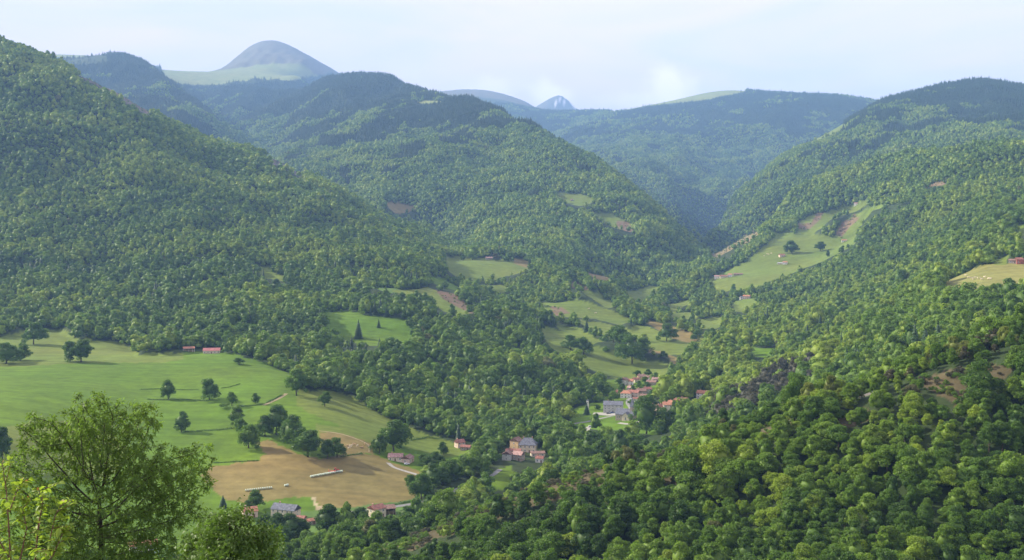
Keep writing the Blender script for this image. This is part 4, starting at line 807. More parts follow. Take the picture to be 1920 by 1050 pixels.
# tractor with trailer behind the long row
def wheel(parent, x, y, r, w):
    mb = MB(); mb.tube([(x, y-w/2, r), (x, y+w/2, r)], r, 16); t_ = mb.build('wheel', M_TYRE, parent)
    mb = MB(); mb.tube([(x, y-w/2-.02, r), (x, y+w/2+.02, r)], r*.5, 12); mb.build('rim', M_METAL, t_)
X, Y, Z = locate(630, 884, 690, 950)
o = empty('tractor', (X, Y, Z), .25); tag(o, 'small red tractor parked behind the longer row of bales', 'tractor')
mb = MB(); mb.box(.2, 2.2, -.45, .45, .8, 1.5); mb.box(-.9, .2, -.5, .5, .7, 1.3); mb.build('bonnet', M_RED, o)
mb = MB(); mb.box(-.95, .15, -.7, .7, 1.3, 2.35); mb.build('cab', M_GLASS, o); mb = MB(); mb.box(-1.1, .3, -.8, .8, 2.35, 2.5); mb.build('cab_roof', M_RED, o)
for x_, y_, r_ in ((-.7,-.85,.8),(-.7,.85,.8),(1.7,-.7,.48),(1.7,.7,.48)): wheel(o, x_, y_, r_, .38)
X, Y, Z = locate(623, 886, 690, 950)
o = empty('bale_trailer', (X, Y, Z), .25); tag(o, 'red bale trailer standing left of the tractor behind the bales', 'trailer')
mb = MB(); mb.box(-2.6, 2.4, -1.1, 1.1, .85, 1.1); mb.box(-2.6, -2.45, -1.1, 1.1, 1.1, 2.1); mb.box(2.25, 2.4, -1.1, 1.1, 1.1, 2.1); mb.build('bed', M_RED, o)
mb = MB(); mb.tube([(2.4,0,.8),(3.8,0,.6)], .07, 6); mb.build('drawbar', M_METAL, o)
for x_ in (-1.2, -.2):
    for y_ in (-1.0, 1.0): wheel(o, x_, y_, .42, .3)
# cars
def car(px, py, rot, label, m, Yr, h=1.45):
    X, Y, Z = locate(px, py, *Yr); keep_clear(X, Y, 4, 14)
    o = empty('parked_car', (X, Y, Z+.02), rot); tag(o, label, 'car', 'parked cars')
    pr = [(-2.1,.35),(-2.12,.8),(-1.95,.95),(-1.5,h-.05),(-.6,h),(.35,h-.03),(1.05,.98),(1.95,.82),(2.12,.6),(2.1,.3)]
    v = []; n = len(pr)
    for y_ in (-.85, .85):
        for x_, z_ in pr: v.append((x_, y_*(1 if z_ < 1 else .82), z_))
    f = [(i, (i+1)%n, n+(i+1)%n, n+i)[::-1] for i in range(n)]+[tuple(range(n)), tuple(range(2*n-1, n-1, -1))]
    mb = MB(); mb.add(v, f); mb.build('body', m, o)
    mb = MB(); mb.box(-1.35,.65,-.80,.80,1.0,h-.14); mb.build('side_glass', M_GLASS, o)
    for x_ in (-1.3, 1.3):
        for y_ in (-.8, .8): wheel(o, x_, y_, .32, .2)
    return o
M_BLUE = mat('blue_car_paint', (.05,.09,.20), .3, .05, spec=.5); M_GREYC = mat('silver_car_paint', (.5,.5,.52), .3, .05, spec=.5); M_DKC = mat('dark_car_paint', (.04,.04,.045), .3, .05, spec=.5)
car(763, 871, .3, 'white car on the grass beside the driveway bend by the bungalow', M_WHITE, (700,1000))
car(1141, 776, 0, 'dark car left of two on the square before the long grey building', M_DKC, (950,1250))
car(1148, 775, .1, 'dark blue car right of two on the square before the long grey building', M_BLUE, (950,1250))
car(1107, 801, .1, 'silver car left of two on the gravel bay below the village', M_GREYC, (850,1200))
car(1111, 800, .2, 'dark car right of two on the gravel bay below the village', M_DKC, (850,1200))
car(1210, 742, .2, 'white car on the curving road behind the village terrace', M_WHITE, (950,1400))
X, Y, Z = locate(292, 1038, 500, 800); keep_clear(X, Y, 5, 35)
o = empty('van', (X, Y, Z), .05); tag(o, 'pale blue-white van parked by the orange-roofed building under the ash tree', 'van')
mb = MB(); mb.box(-2.8, 1.6, -1, 1, .4, 2.5); mb.add([(1.6,-1,.4),(2.7,-1,.4),(2.7,1,.4),(1.6,1,.4),(1.6,-1,2.3),(2.0,-1,2.2),(2.0,1,2.2),(1.6,1,2.3),(2.7,-1,1.2),(2.7,1,1.2)], [(0,1,8,5,4),(3,7,6,9,2),(1,2,9,8),(8,9,6,5),(5,6,7,4)]); mb.build('body', mat('pale_blue_paint', (.55,.66,.75), .35, .04, spec=.5), o)
for x_ in (-1.8, 1.7):
    for y_ in (-.9, .9): wheel(o, x_, y_, .36, .22)
# cattle: one continuous skinned body, standing or lying
def cow_mesh(name, m, graze=False, lying=False):
    V = []; E = []; Rd = []
    def add(p, r, par=None):
        V.append(p); Rd.append(r); i = len(V)-1
        if par is not None: E.append((par, i))
        return i
    dz = -.72 if lying else 0
    pel = add((-.75,0,1.15+dz), (.30,.36)); mid = add((-.1,0,1.08+dz), (.34,.42), pel); ch_ = add((.55,0,1.12+dz), (.28,.38), mid); nk = add((.85,0,1.25+dz), (.17,.22), ch_)
    if graze: hd = add((1.2,0,.85), (.13,.16), nk); mz = add((1.38,0,.35), (.11,.12), hd); add((1.42,0,.12), (.08,.08), mz)
    else: hd = add((1.18,0,1.5+dz), (.14,.16), nk); mz = add((1.42,0,1.42+dz), (.12,.13), hd); add((1.62,0,1.30+dz), (.08,.09), mz)
    for s in (-1, 1): add((hd and V[hd][0]-.02, s*.26, V[hd][2]+.08), (.03,.06), hd)
    if not lying:
        for s in (-1, 1):
            a_ = add((-.78,s*.20,.98), (.15,.18), pel); b_ = add((-.68,s*.21,.70), (.09,.12), a_); c_ = add((-.86,s*.21,.46), (.055,.07), b_); add((-.80,s*.21,.03), (.05,.06), c_)
            a_ = add((.52,s*.18,.85), (.11,.14), ch_); b_ = add((.54,s*.18,.45), (.06,.07), a_); add((.54,s*.18,.03), (.05,.055), b_)
    else:
        for s in (-1, 1):
            a_ = add((-.6,s*.34,.25), (.14,.16), pel); add((-.15,s*.45,.10), (.06,.07), a_)
            a_ = add((.5,s*.30,.22), (.10,.12), ch_); add((.85,s*.32,.08), (.05,.06), a_)
    t1 = add((-1.02,0,1.25+dz), (.05,.05), pel); t2 = add((-1.10,0,.85 if not lying else .3), (.03,.03), t1); add((-1.10,0,.5 if not lying else .1), (.05,.05), t2)
    me = bpy.data.meshes.new(name+'_rig'); me.from_pydata(V, E, []); o = bpy.data.objects.new(name+'_rig', me); COL.objects.link(o)
    md = o.modifiers.new('s', 'SKIN'); o.modifiers.new('u', 'SUBSURF').levels = 1
    for i, r_ in enumerate(Rd): me.skin_vertices[0].data[i].radius = r_; me.skin_vertices[0].data[i].use_root = (i == 0)
    dg = bpy.context.evaluated_depsgraph_get(); e = o.evaluated_get(dg); out = bpy.data.meshes.new_from_object(e, depsgraph=dg)
    out.name = name; out.materials.clear(); out.materials.append(m); bpy.data.objects.remove(o); return out
COWS = [cow_mesh('cow_standing', M_COW), cow_mesh('cow_grazing', M_COW, graze=True), cow_mesh('cow_lying', M_TAN, lying=True), cow_mesh('cow_tan', M_TAN, graze=True)]
def herd(spots, Yr, label, group, sc_=1.25, kinds=(0,1), name='cow', cat='cow'):
    for i, (px, py) in enumerate(spots):
        X, Y, Z = locate(px, py, *Yr); o = link(name, COWS[kinds[i % len(kinds)]], None, (X, Y, Z), random.uniform(0, 6.28)); o.scale = (sc_,)*3
        tag(o, label, cat, group)
herd([(1810,518),(1816,522),(1822,523),(1824,525),(1828,522),(1833,523),(1838,523),(1841,525),(1846,521),(1853,524),(1857,524)], (950,1250), 'cream cow of the small herd on the yellow pasture at the right edge', 'cows on the right-edge pasture', 1.25)
herd([(652,836),(658,838),(664,835),(670,838),(678,839),(655,842),(684,834)], (760,1000), 'cream or tan cow resting on the bare trampled ground above the hay field', 'cows above the hay field', 1.2, (2,0,3,1))
herd([(1433,481),(1438,477),(1441,478),(1446,476)], (2200,2900), 'white cow on the sunlit far meadow left of the red-roofed barn', 'cows on the sunlit far meadow', 1.9)
herd([(1104,580),(1117,588)], (1600,2300), 'pale cow on the sloping olive field above the grey farm', 'cows on the olive field', 1.6)
# ------------------------------------------------------------------ TREES THAT STAND APART
TREES = []                                # filled here, built after the woods' helpers exist
def T(px, py, hpx, wpx, tint, label, Yr, name='field_tree', cat='tree', kind='near', group=None): TREES.append((px, py, hpx, wpx, tint, label, Yr, name, cat, kind, group))
MD = (620, 1260)
T(316,748,36,26,.52,'slender round-topped tree standing alone on the dark bank in the meadow',MD)
T(393,750,40,36,.40,'spreading dark tree with layered branches in the middle of the meadow',MD)
T(435,761,26,20,.55,'small pale round tree right of the layered dark tree',MD)
T(420,765,10,18,.50,'low bush just left of the small pale round tree',MD,'bush','bush','shrub')
T(479,757,20,13,.35,'small dark upright tree beside the dirt track',MD)
T(340,810,38,24,.42,'lopsided dark tree on the lower grassy bank of the meadow',MD)
T(442,800,38,32,.60,'pale leafy tree at the right end of the lower grassy bank',MD)
T(452,812,28,26,.50,'smaller tree tucked below the pale leafy tree at the bank end',MD)
T(466,840,44,42,.62,'round bright green tree at the left foot of the meadow grove',MD)
T(497,818,40,34,.34,'dark tree left in the meadow grove',MD,group='trees of the meadow grove')
T(518,815,56,44,.38,'tallest dark tree at the top of the meadow grove',MD,group='trees of the meadow grove')
T(538,830,36,32,.36,'dark tree between the two largest trees of the meadow grove',MD,group='trees of the meadow grove')
T(550,838,60,46,.42,'large dark tree in the middle of the meadow grove',MD,group='trees of the meadow grove')
T(577,857,50,50,.40,'wide dark tree at the lower right end of the meadow grove',MD,group='trees of the meadow grove')
T(614,860,36,30,.44,'left of two joined trees above the hay field edge',MD)
T(632,857,36,30,.44,'right of two joined trees above the hay field edge',MD)
T(556,742,50,38,.50,'big tree at the top end of the dirt track by the wood corner',MD)
T(609,762,28,24,.45,'round isolated tree on the slope below the wood corner',MD)
T(448,683,12,20,.38,'tiny umbrella-shaped tree on the meadow crest near the barn',MD)
T(132,678,38,34,.42,'left tree of the clump behind the meadow crest',(1000,1400))
T(152,679,42,40,.38,'right tree of the clump behind the meadow crest',(1000,1400))
T(63,646,42,36,.42,'round tree standing before the wood at the far left',(1100,1500))
T(12,682,40,50,.45,'broad tree at the left picture edge behind the meadow crest',(1000,1400))
T(38,676,32,30,.50,'smaller tree right of the broad left-edge tree',(1000,1400))
T(4,860,60,40,.30,'dark tree cut off by the left picture edge above the sapling',(650,1000))
T(738,846,58,50,.40,'big dark tree just above the bungalow',MD)
T(712,850,36,34,.36,'lower tree at the left of the big one above the bungalow',MD)
T(752,838,44,36,.46,'tree behind the big dark one above the bungalow',MD)
T(418,952,22,13,.12,'tiny dark conifer by the lower left corner of the hay field',(620,900),'conifer','tree','con')
T(480,955,36,30,.42,'tree at the lower edge of the hay field above the long house',(620,900))
T(466,962,24,24,.36,'small tree left of the long house',(620,900))
T(612,1002,56,46,.30,'tall dark tree between the hamlet and the red-roofed farmhouse',(620,900))
for i, (a_, b_) in enumerate(((640,985),(655,980),(668,978),(680,975),(630,990))): T(a_,b_,24,24,.32,'dark hedge tree in the row left of the red-roofed farmhouse',(620,900),'hedge_tree','tree','near','hedge row left of the red farmhouse')
for i, (a_, b_, h_) in enumerate(((520,1008,44),(545,1010,46),(560,1003,30),(500,1000,36),(532,1022,34))): T(a_,b_,h_,40,.28,'dark tree '+('left of centre in','tallest right of centre in','behind, at the top right of','leftmost in','lowest in')[i]+' the clump below the long house',(600,760),'dark_tree','tree','near','dark clump before the long house')
T(790,938,50,44,.40,'large tree where the lane leaves the corner of the hay field',(650,950))
T(770,918,28,26,.46,'round tree at the right tip of the hay field',(650,950))
T(805,952,24,22,.42,'small round tree on the lane verge below the hay field corner',(650,950))
T(830,908,34,34,.36,'dark tree right of the driveway end',(700,1000)); T(850,900,40,36,.40,'tall tree between the driveway and the river road',(700,1000))
T(805,880,26,30,.34,'dark garden tree right of the white car',(700,1000)); T(820,870,24,26,.38,'garden tree behind the dark one near the white car',(700,1000)); T(793,872,20,22,.32,'low dark tree next to the bungalow garden',(700,1000))
T(832,852,24,18,.40,'little tree at the lower edge of the narrow yellow-green field',(800,1050))
T(672,634,33,15,.16,'lone dark spruce at the left of the sunny upper clearing',(1250,1700),'spruce','tree','con')
T(710,614,15,7,.2,'slim small conifer in the middle of the sunny upper clearing',(1300,1700),'conifer','tree','con')
T(1100,778,22,11,.10,'small dark conifer on the village green',(900,1300),'conifer','tree','con')
T(1212,814,72,50,.45,'big round tree on the green below the church',(880,1200)); T(1258,805,36,34,.40,'dark tree under the right bank houses',(900,1250)); T(1268,790,40,28,.36,'tall dark tree before the orange roofs of the right bank',(900,1250))
T(1240,815,26,26,.44,'small tree at the edge of the green right of the big round tree',(900,1200))
T(1150,752,18,20,.62,'yellow-green tree behind the long grey building',(1000,1400)); T(1138,742,22,26,.50,'tree at the wood edge left of the orange-roofed villa',(1000,1500))
T(1218,760,20,22,.50,'tree between the village road and the right bank',(1000,1400)); T(1160,785,12,12,.42,'small tree left of the church',(900,1250))
T(1185,682,54,44,.44,'large tree left of the dark shaded meadow above the village',(1250,1700)); T(1165,652,42,36,.50,'tall tree below the grey farm, left',(1350,1800)); T(1203,668,34,36,.36,'dark tree right of the large one above the village',(1300,1700)); T(1150,642,30,28,.48,'round tree uphill left of the grey farm',(1400,1900))
T(1070,656,28,30,.40,'left tree of the pair on the upper village field',(1300,1800)); T(1094,664,32,34,.38,'right tree of the pair on the upper village field',(1300,1800))
T(1207,640,14,18,.88,'small yellow-green tree beside the pale shed of the grey farm',(1400,1900))
T(1250,640,34,30,.42,'round tree on the field left of the tan strip',(1400,1900)); T(1243,672,14,14,.40,'bush-like tree among the tan patches',(1350,1800)); T(1303,640,18,14,.40,'small tree at the end of the tan strip',(1400,1900))
T(1485,475,24,26,.36,'dark round clump beside the red-roofed barn on the far meadow',(2200,2900)); T(1538,471,18,20,.32,'dark round tree in the middle right of the far meadow',(2200,2900)); T(1552,482,13,7,.28,'slim tree right of the dark round tree on the far meadow',(2200,2900))
T(886,487,26,26,.74,'bright pale tree at the top of the knoll meadow',(2100,2700)); T(930,489,14,14,.98,'reddish-brown round tree right of the bright pale one on the knoll',(2100,2700)); T(868,489,12,10,.40,'small bush left of the bright pale tree on the knoll',(2100,2700),'bush','bush','near')
T(1436,652,20,22,.46,'round tree at the left of the small bright meadow',(1100,1500)); T(1462,652,16,16,.96,'brownish round tree at the right of the small bright meadow',(1100,1500))
T(1068,1050,52,56,.90,'bright yellow-green tree at the bottom centre of the nearest slope',(380,470),'broadleaf_tree')
for i, (a_, b_, h_, w_, lb) in enumerate(((1166,735,16,14,'between the tall grey house and the villa'),(1186,735,12,12,'right of the small orange-roofed white house'),(1198,728,14,14,'below the ochre house at the village top'),(1212,730,14,16,'before the wide low house at the village edge'),(1209,718,12,14,'right of the brown-roofed ochre house'),(1228,712,14,14,'behind the wide low house at the village edge'),(1196,706,12,16,'at the meadow foot above the village houses'),(1216,705,13,14,'highest above the village on the right'),(1163,722,14,16,'left of the tall grey stone house'),(1165,745,15,14,'left of the orange-roofed villa'),(1182,758,9,10,'on the green behind the long grey building'),(1243,782,18,18,'before the pale pink gabled house'),(1286,765,16,18,'right of the brightest orange roof'),(1222,745,14,14,'beside the white car on the village road'),(1120,768,10,10,'on the green left of the gravel square'))):
    T(a_, b_, h_, w_, .36+.04*(i % 6), 'small village tree '+lb, (950,1600), 'village_tree', 'tree', 'near', 'trees among the village houses')
for i, t_ in enumerate(TREES):
    X, Y, Z = locate(t_[0], t_[1], *t_[6]); TREES[i] = t_+(X, Y, Z); keep_clear(X, Y, t_[3]*Y/F*.42, t_[3]*Y/F*.5+t_[2]*Y/F*1.6)
# low dark hedge banks in the meadow
def hedge(pix, label, Yr, w=1.3, h=1.1, tint=.28):
    P = [np.array(locate(a_, b_, *Yr)) for a_, b_ in pix]; V = []; Fc = []; b_ = 0; r = np.random.default_rng(len(pix)*7+int(pix[0][0]))
    pts_ = []
    for i in range(len(P)-1):
        n = max(1, int(np.linalg.norm(P[i+1][:2]-P[i][:2])/.12)); tt = np.arange(n)/n
        pts_.append(P[i][None]*(1-tt[:,None])+P[i+1][None]*tt[:,None])
    C = np.concatenate(pts_); C = np.repeat(C, 3, 0); C[:,2] = ground_z(C[:,0], C[:,1])
    hh = h*(.5+.7*vnoise(C[:,0]/5, C[:,1]/5, 4)); off = r.normal(size=(len(C), 3)); off[:,2] = abs(off[:,2])*.55; off *= np.stack([hh*.6*w, hh*.6*w, hh], 1)
    Nn = unit(off+[0,0,.3]); V, Fc = leaf_quads(C+off, Nn, .55, r); o = link('hedge', mesh_np('hedge', V, Fc, M_LEAF)); o['tint'] = tint; tag(o, label, 'hedge', 'low hedge banks in the meadow')
hedge([(276,749),(316,750),(355,750),(392,752)], 'dark low hedge bank joining the slender tree to the layered tree', MD)
hedge([(262,730),(300,729),(345,731),(372,731)], 'faint thin hedge bank above the slender tree', MD, h=.6)
hedge([(415,728),(430,726),(450,720)], 'short curved hedge bank right above the layered tree', MD, h=.7)
hedge([(444,763),(470,761),(492,759)], 'hedge bank from the small pale tree to the dirt track', MD)
hedge([(345,810),(380,808),(415,806),(438,803)], 'dark lower hedge bank right of the lopsided tree', MD)
hedge([(500,756),(516,748),(530,741)], 'dark bank above the dirt track', MD, h=1.3)
hedge([(400,868),(440,866),(485,864)], 'thin dark edge between the meadow and the hay field', (700,900), h=.7)
hedge([(640,857),(660,853),(680,851)], 'dark hedge along the top edge of the hay field', (700,950), h=1.2)
hedge([(700,955),(740,946),(775,940)], 'dark hedge between the hay field and the lane', (680,850), h=1.4)
hedge([(770,826),(800,820),(830,822)], 'hedge at the head of the narrow yellow-green field', (800,1050), h=1.4)
# ------------------------------------------------------------------ FOREGROUND TREES
def grow(attr, root, step, infl, kill, iters, trunk_to):
    """space colonisation: nodes and parents"""
    P = [np.array(root, float)]; par = [-1]
    d = np.array(trunk_to, float)-P[0]; n = int(np.linalg.norm(d)/step)
    for k in range(n): P.append(P[0]+d*(k+1)/n+np.array([math.sin(k*.5)*.06, math.cos(k*.37)*.06, 0])); par.append(len(P)-2)
    P = np.array(P); par = list(par); A = attr.copy()
    near = np.full(len(A), -1); dist = np.full(len(A), 1e9)
    start = 0
    for it in range(iters):
        new = P[start:]; 
        if len(new) and len(A):
            D = np.linalg.norm(A[:,None]-new[None], axis=2); j = D.argmin(1); dm = D[np.arange(len(A)), j]; u_ = dm < dist; dist = np.where(u_, dm, dist); near = np.where(u_, j+start, near)
        keep = dist > kill; A = A[keep]; near = near[keep]; dist = dist[keep]
        if not len(A): break
        act = dist < infl
        if not act.any(): break
        start = len(P); newP = []; newpar = []
        for q in np.unique(near[act]):
            v = unit((unit(A[(near == q) & act]-P[q])).sum(0))+np.array([0,0,.08])
            newP.append(P[q]+unit(v)*step); newpar.append(q)
        newP = np.array(newP); newpar = np.array(newpar)
        ok = np.array([np.min(((P-q)**2).sum(1)) > (step*.55)**2 for q in newP])
        if (~ok).any():
            bad = newpar[~ok]; kk = ~np.isin(near, bad); A = A[kk]; near = near[kk]; dist = dist[kk]
        if not ok.any(): continue
        newP = newP[ok]; newpar = list(newpar[ok])
        P = np.concatenate([P, newP]); par += newpar
    return P, np.array(par)
def skeleton_mesh(P, par, r_tip, expo=2.3, rmax=.4, sides=5):
    n = len(P); ch = [[] for _ in range(n)]
    for i in range(1, n): ch[par[i]].append(i)
    R = np.zeros(n)
    for i in range(n-1, -1, -1): R[i] = r_tip if not ch[i] else min(rmax, sum(R[c]**expo for c in ch[i])**(1/expo))
    mb = MB(); stack = [(0, None)]
    while stack:
        i, pre = stack.pop(); chain = [pre, i] if pre is not None else [i]
        while ch[i]:
            c = max(ch[i], key=lambda q: R[q])
            for o in ch[i]:
                if o != c: stack.append((o, i))
            i = c; chain.append(i)
        if len(chain) > 1: mb.tube([P[k] for k in chain], [max(r_tip, R[k] if q or pre is None else R[chain[1]]) for q, k in enumerate(chain)], sides, caps=False)
    return mb, R, ch
def px3(px, py, Y): return np.array([(px-960)/F*Y, Y, (H0-py)/F*Y])
def attract(lobes, Y, n, r, depth=1.):
    L_ = np.array(lobes, float); w = L_[:,2]**2; k = r.choice(len(L_), n, p=w/w.sum()); D = unit(r.normal(size=(n, 3)))*(r.random((n, 1))**(1/2.6)); m_ = Y/F
    C = np.array([px3(a_, b_, Y) for a_, b_ in L_[:,:2]]); C[:,1] += r.normal(size=len(C))*1.2*depth
    return C[k]+D*(L_[k,2]*m_)[:,None]*np.array([1,depth,1])
def blades(P, D, ln, wd, r, droop=.3):
    """small pointed leaves: root P, direction D"""
    n = len(P); D = unit(D); S = unit(np.cross(D, unit(r.normal(size=(n, 3))+np.array([0,0,.7])))); U = np.cross(S, D); l = (ln*r.uniform(.7, 1.25, n))[:,None]; w = (wd*r.uniform(.75, 1.25, n))[:,None]
    a_ = P; b_ = P+D*l*.45+S*w*.5+U*w*.12; c_ = P+D*l-np.array([0,0,1])*l*droop; d_ = P+D*l*.45-S*w*.5+U*w*.12
    V = np.stack([a_, b_, c_, d_], 1).reshape(-1, 3); return V, np.arange(4*n).reshape(n, 4)
ASH = foliage_mat('ash_foliage', [(0., (.048,.085,.018)), (.5, (.110,.180,.042)), (1., (.16,.22,.05))], trans=.45, nscale=.8, var=.35)
DKF = foliage_mat('dark_bush_foliage', [(0., (.035,.075,.018)), (.5, (.085,.145,.028)), (1., (.12,.19,.035))], trans=.3, nscale=.6, var=.45)
SAP = foliage_mat('sapling_foliage', [(0., (.12,.18,.03)), (.5, (.20,.27,.045)), (1., (.26,.31,.06))], trans=.45, nscale=9., var=.25)
SAPR = foliage_mat('young_orange_foliage', [(0., (.34,.15,.05)), (1., (.40,.19,.06))], trans=.4, nscale=9., var=.25)
M_DARKBARK = mat('dark_ash_bark', (.055,.045,.035), .9, .3, 3, bump=.4)
r7 = np.random.default_rng(77)
YA = 63.
lob = [(192,770,48),(160,800,48),(232,800,48),(100,810,50),(262,790,36),(120,860,62),(200,860,70),(275,870,60),(330,880,52),(368,868,34),(372,905,28),(55,880,48),(40,930,42),(100,930,60),(300,930,60),(220,940,70),(150,970,70),(270,985,62),(330,960,44),(60,990,50),(200,1030,80),(110,1040,60),(290,1035,50)]
att = attract(lob, YA, 3400, r7)
base = px3(192, 1040, YA); base[2] = float(ground_z(base[0], base[1]))-.4; top_ = px3(188, 955, YA)
P, par = grow(att, base, .30, 3.4, .36, 140, top_)
mbk, R, ch = skeleton_mesh(P, par, .013, 2.75, .30, 6)
ash = empty('ash_tree', tuple(base)); tag(ash, 'big open-crowned ash tree with dark forked limbs in the left foreground', 'tree')
def rel(V, b): return V-np.asarray(b)
mbk.v = [tuple(rel(np.array(v), base)) for v in mbk.v]; mbk.build('trunk', M_DARKBARK, ash, smooth=True)
dirs = unit(P-P[np.maximum(par, 0)]+1e-6); thin = np.nonzero((R < .034) & (np.arange(len(P)) > 20))[0]
tip = np.array([not ch[i] for i in thin]); rep = np.where(tip, 30, 9); src = np.repeat(thin, rep)
Pn = P[src]+r7.normal(size=(len(src), 3))*.10; Dn = dirs[src]*.75+r7.normal(size=(len(src), 3))*.75+[0,0,.18]
V, Fc = blades(Pn, Dn, .27, .085, r7); o = link('crown', mesh_np('ash_crown', rel(V, base), Fc, ASH), ash); o['tint'] = .55
print('ash nodes', len(P), 'leaves', len(Pn))
# dark dense tree right of it
YB = 50.
lob = [(430,1005,50),(395,1000,40),(470,1008,40),(500,1030,30),(360,1030,34),(430,1050,60),(480,1060,50),(370,1080,60),(410,975,26),(448,968,22),(500,1085,40)]
base = px3(432, 1050, YB); base[2] = float(ground_z(base[0], base[1]))-.3
att = attract(lob, YB, 900, r7, .9); P, par = grow(att, base, .25, 3, .35, 90, px3(432, 1040, YB)); mbk, R, ch = skeleton_mesh(P, par, .012, 2.3, .2, 5)
dk = empty('dense_tree', tuple(base)); tag(dk, 'dense dark green tree at the bottom edge right of the big ash', 'tree'); mbk.v = [tuple(rel(np.array(v), base)) for v in mbk.v]; mbk.build('trunk', M_DARKBARK, dk, smooth=True)
thin = np.nonzero(R < .05)[0]; dirs = unit(P-P[np.maximum(par, 0)]+1e-6); src = np.repeat(thin, 26); Pn = P[src]+r7.normal(size=(len(src), 3))*.17; Dn = dirs[src]*.6+r7.normal(size=(len(src), 3))*.8
V, Fc = blades(Pn, Dn, .20, .10, r7, .25); o = link('crown', mesh_np('dense_crown', rel(V, base), Fc, DKF), dk); o['tint'] = .5
# sapling with broad young leaves, close to the viewer
YS = 12.
stems = [[(32,1300),(28,1120),(20,1050),(16,980),(12,920),(4,868)], [(60,1300),(62,1140),(66,1050),(72,985),(80,945),(72,915)], [(62,1150),(84,1060),(96,1000),(104,965),(118,942)], [(25,1100),(40,1040),(50,990),(42,955),(58,935)], [(20,1050),(-10,1000),(-25,950)], [(70,1080),(100,1040),(112,1012),(122,990)], [(18,960),(30,925),(44,900)], [(28,1100),(2,1060),(-6,1010)]]
base = px3(34, 1250, YS); base[2] = float(ground_z(base[0], base[1]))-.1
sp = empty('sapling', tuple(base)); tag(sp, 'young sapling with broad yellow-green leaves and orange tips in the bottom left corner', 'sapling')
mbk = MB(); LP = []; LD = []; OP = []; OD = []
for si, st in enumerate(stems):
    Q = [px3(a_, b_, YS+.25*math.sin(si*2.1)+.06*j) for j, (a_, b_) in enumerate(st)]
    if si < 2: Q[0] = np.array([Q[0][0], Q[0][1], base[2]])
    C = []
    for i in range(len(Q)-1):
        for k in range(8): C.append(Q[i]+(Q[i+1]-Q[i])*k/8)
    C.append(Q[-1]); C = np.array(C); mbk.tube([c-base for c in C], np.linspace(.016 if si < 2 else .009, .003, len(C)), 6)
    for i in range(len(C)-1):
        if si < 2 and C[i][2] < px3(0, 1130, YS)[2]: continue
        d = unit(C[i+1]-C[i]); 
        for k in range(3):
            v = r7.normal(size=3)*np.array([1,1,.5]); v -= d*(v@d); LP.append(C[i]+unit(v)*.015+d*r7.uniform(0,.03)); LD.append(unit(v)*.9+d*.5)
    for k in range(2): OP.append(C[-1]+r7.normal(size=3)*.012); OD.append(unit(C[-1]-C[-2])+r7.normal(size=3)*.5)
    # side twigs
    for i in range(10, len(C)-2, 4):
        if si < 2 and C[i][2] < px3(0, 1130, YS)[2]: continue
        v = unit(r7.normal(size=3)*[1,.8,.2]+[0,0,.5]); l = r7.uniform(.10, .24); e = C[i]+v*l; mbk.tube([C[i]-base, C[i]+v*l*.5-base, e-base], [.005,.004,.002], 4)
        for f_ in np.linspace(.15, 1, 7): w_ = r7.normal(size=3); LP.append(C[i]+v*l*f_); LD.append(unit(w_)*.8+v*.5)
        if r7.random() < .12:
            for k in range(2): OP.append(e+r7.normal(size=3)*.01); OD.append(v+r7.normal(size=3)*.5)
mbk.build('stem', mat('reddish_twig_bark', (.14,.07,.05), .8), sp, smooth=True)
def ovate(P, D, ln, r, wr=.62):
    """broad folded leaves with a pointed tip (8 points each)"""
    n = len(P); P = np.array(P); D = unit(np.array(D)); S = unit(np.cross(D, unit(r.normal(size=(n, 3))*.5+[0,0,1]))); U = np.cross(S, D); l = (ln*r.uniform(.6, 1.2, n))[:,None]; w = l*wr*.5
    prof = ((0,0),(.22,.75),(.5,1.0),(.8,.55),(1.04,0)); Vs = []
    for sgn in (1, -1):
        for (a_, b_) in prof: Vs.append(P+D*l*a_+S*w*b_*sgn+U*w*b_*.35-np.array([0,0,1])*l*.35*a_**2)
    V = np.stack(Vs, 1).reshape(-1, 3); o_ = np.arange(n)[:,None]*10
    q1 = np.concatenate([o_+np.array([0,1,6,5])[None], o_+np.array([1,2,7,6])[None], o_+np.array([2,3,8,7])[None], o_+np.array([3,4,9,8])[None]])
    return V, q1
def ovate2(P, D, ln, r, wr=.62):
    n = len(P); P = np.array(P); D = unit(np.array(D)); S = unit(np.cross(D, unit(r.normal(size=(n, 3))*.6+[0,0,1]))); U = np.cross(S, D); l = (ln*r.uniform(.6, 1.2, n))[:,None]; w = l*wr*.5
    g = np.array([0,0,1]); mid = [P, P+D*l*.25-g*l*.02, P+D*l*.55-g*l*.10, P+D*l*.82-g*l*.22, P+D*l*1.04-g*l*.36]; ww = (0, .8, 1., .6, 0)
    Vs = list(mid)
    for sgn in (1, -1):
        for k in (1, 2, 3): Vs.append(mid[k]+S*w*ww[k]*sgn+U*w*.3)
    V = np.stack(Vs, 1).reshape(-1, 3); m_ = 11; o_ = np.arange(n)[:,None]*m_
    quads = np.concatenate([o_+np.array(q)[None] for q in ([1,5,6,2],[2,6,7,3],[1,2,9,8],[2,3,10,9])]); tris = np.concatenate([o_+np.array(q)[None] for q in ([0,5,1],[3,7,4],[0,1,8],[3,4,10])])
    return V, [quads, tris]
V, Fc = ovate2(LP, LD, .078, r7); o = link('crown', mesh_np('sapling_crown', rel(V, base), Fc, SAP), sp); o['tint'] = .5
V, Fc = ovate2(OP, OD, .050, r7, .5); o = link('young_leaf', mesh_np('sapling_tips', rel(V, base), Fc, SAPR), sp); o['tint'] = .5; o['label'] = 'orange young shoot leaves'
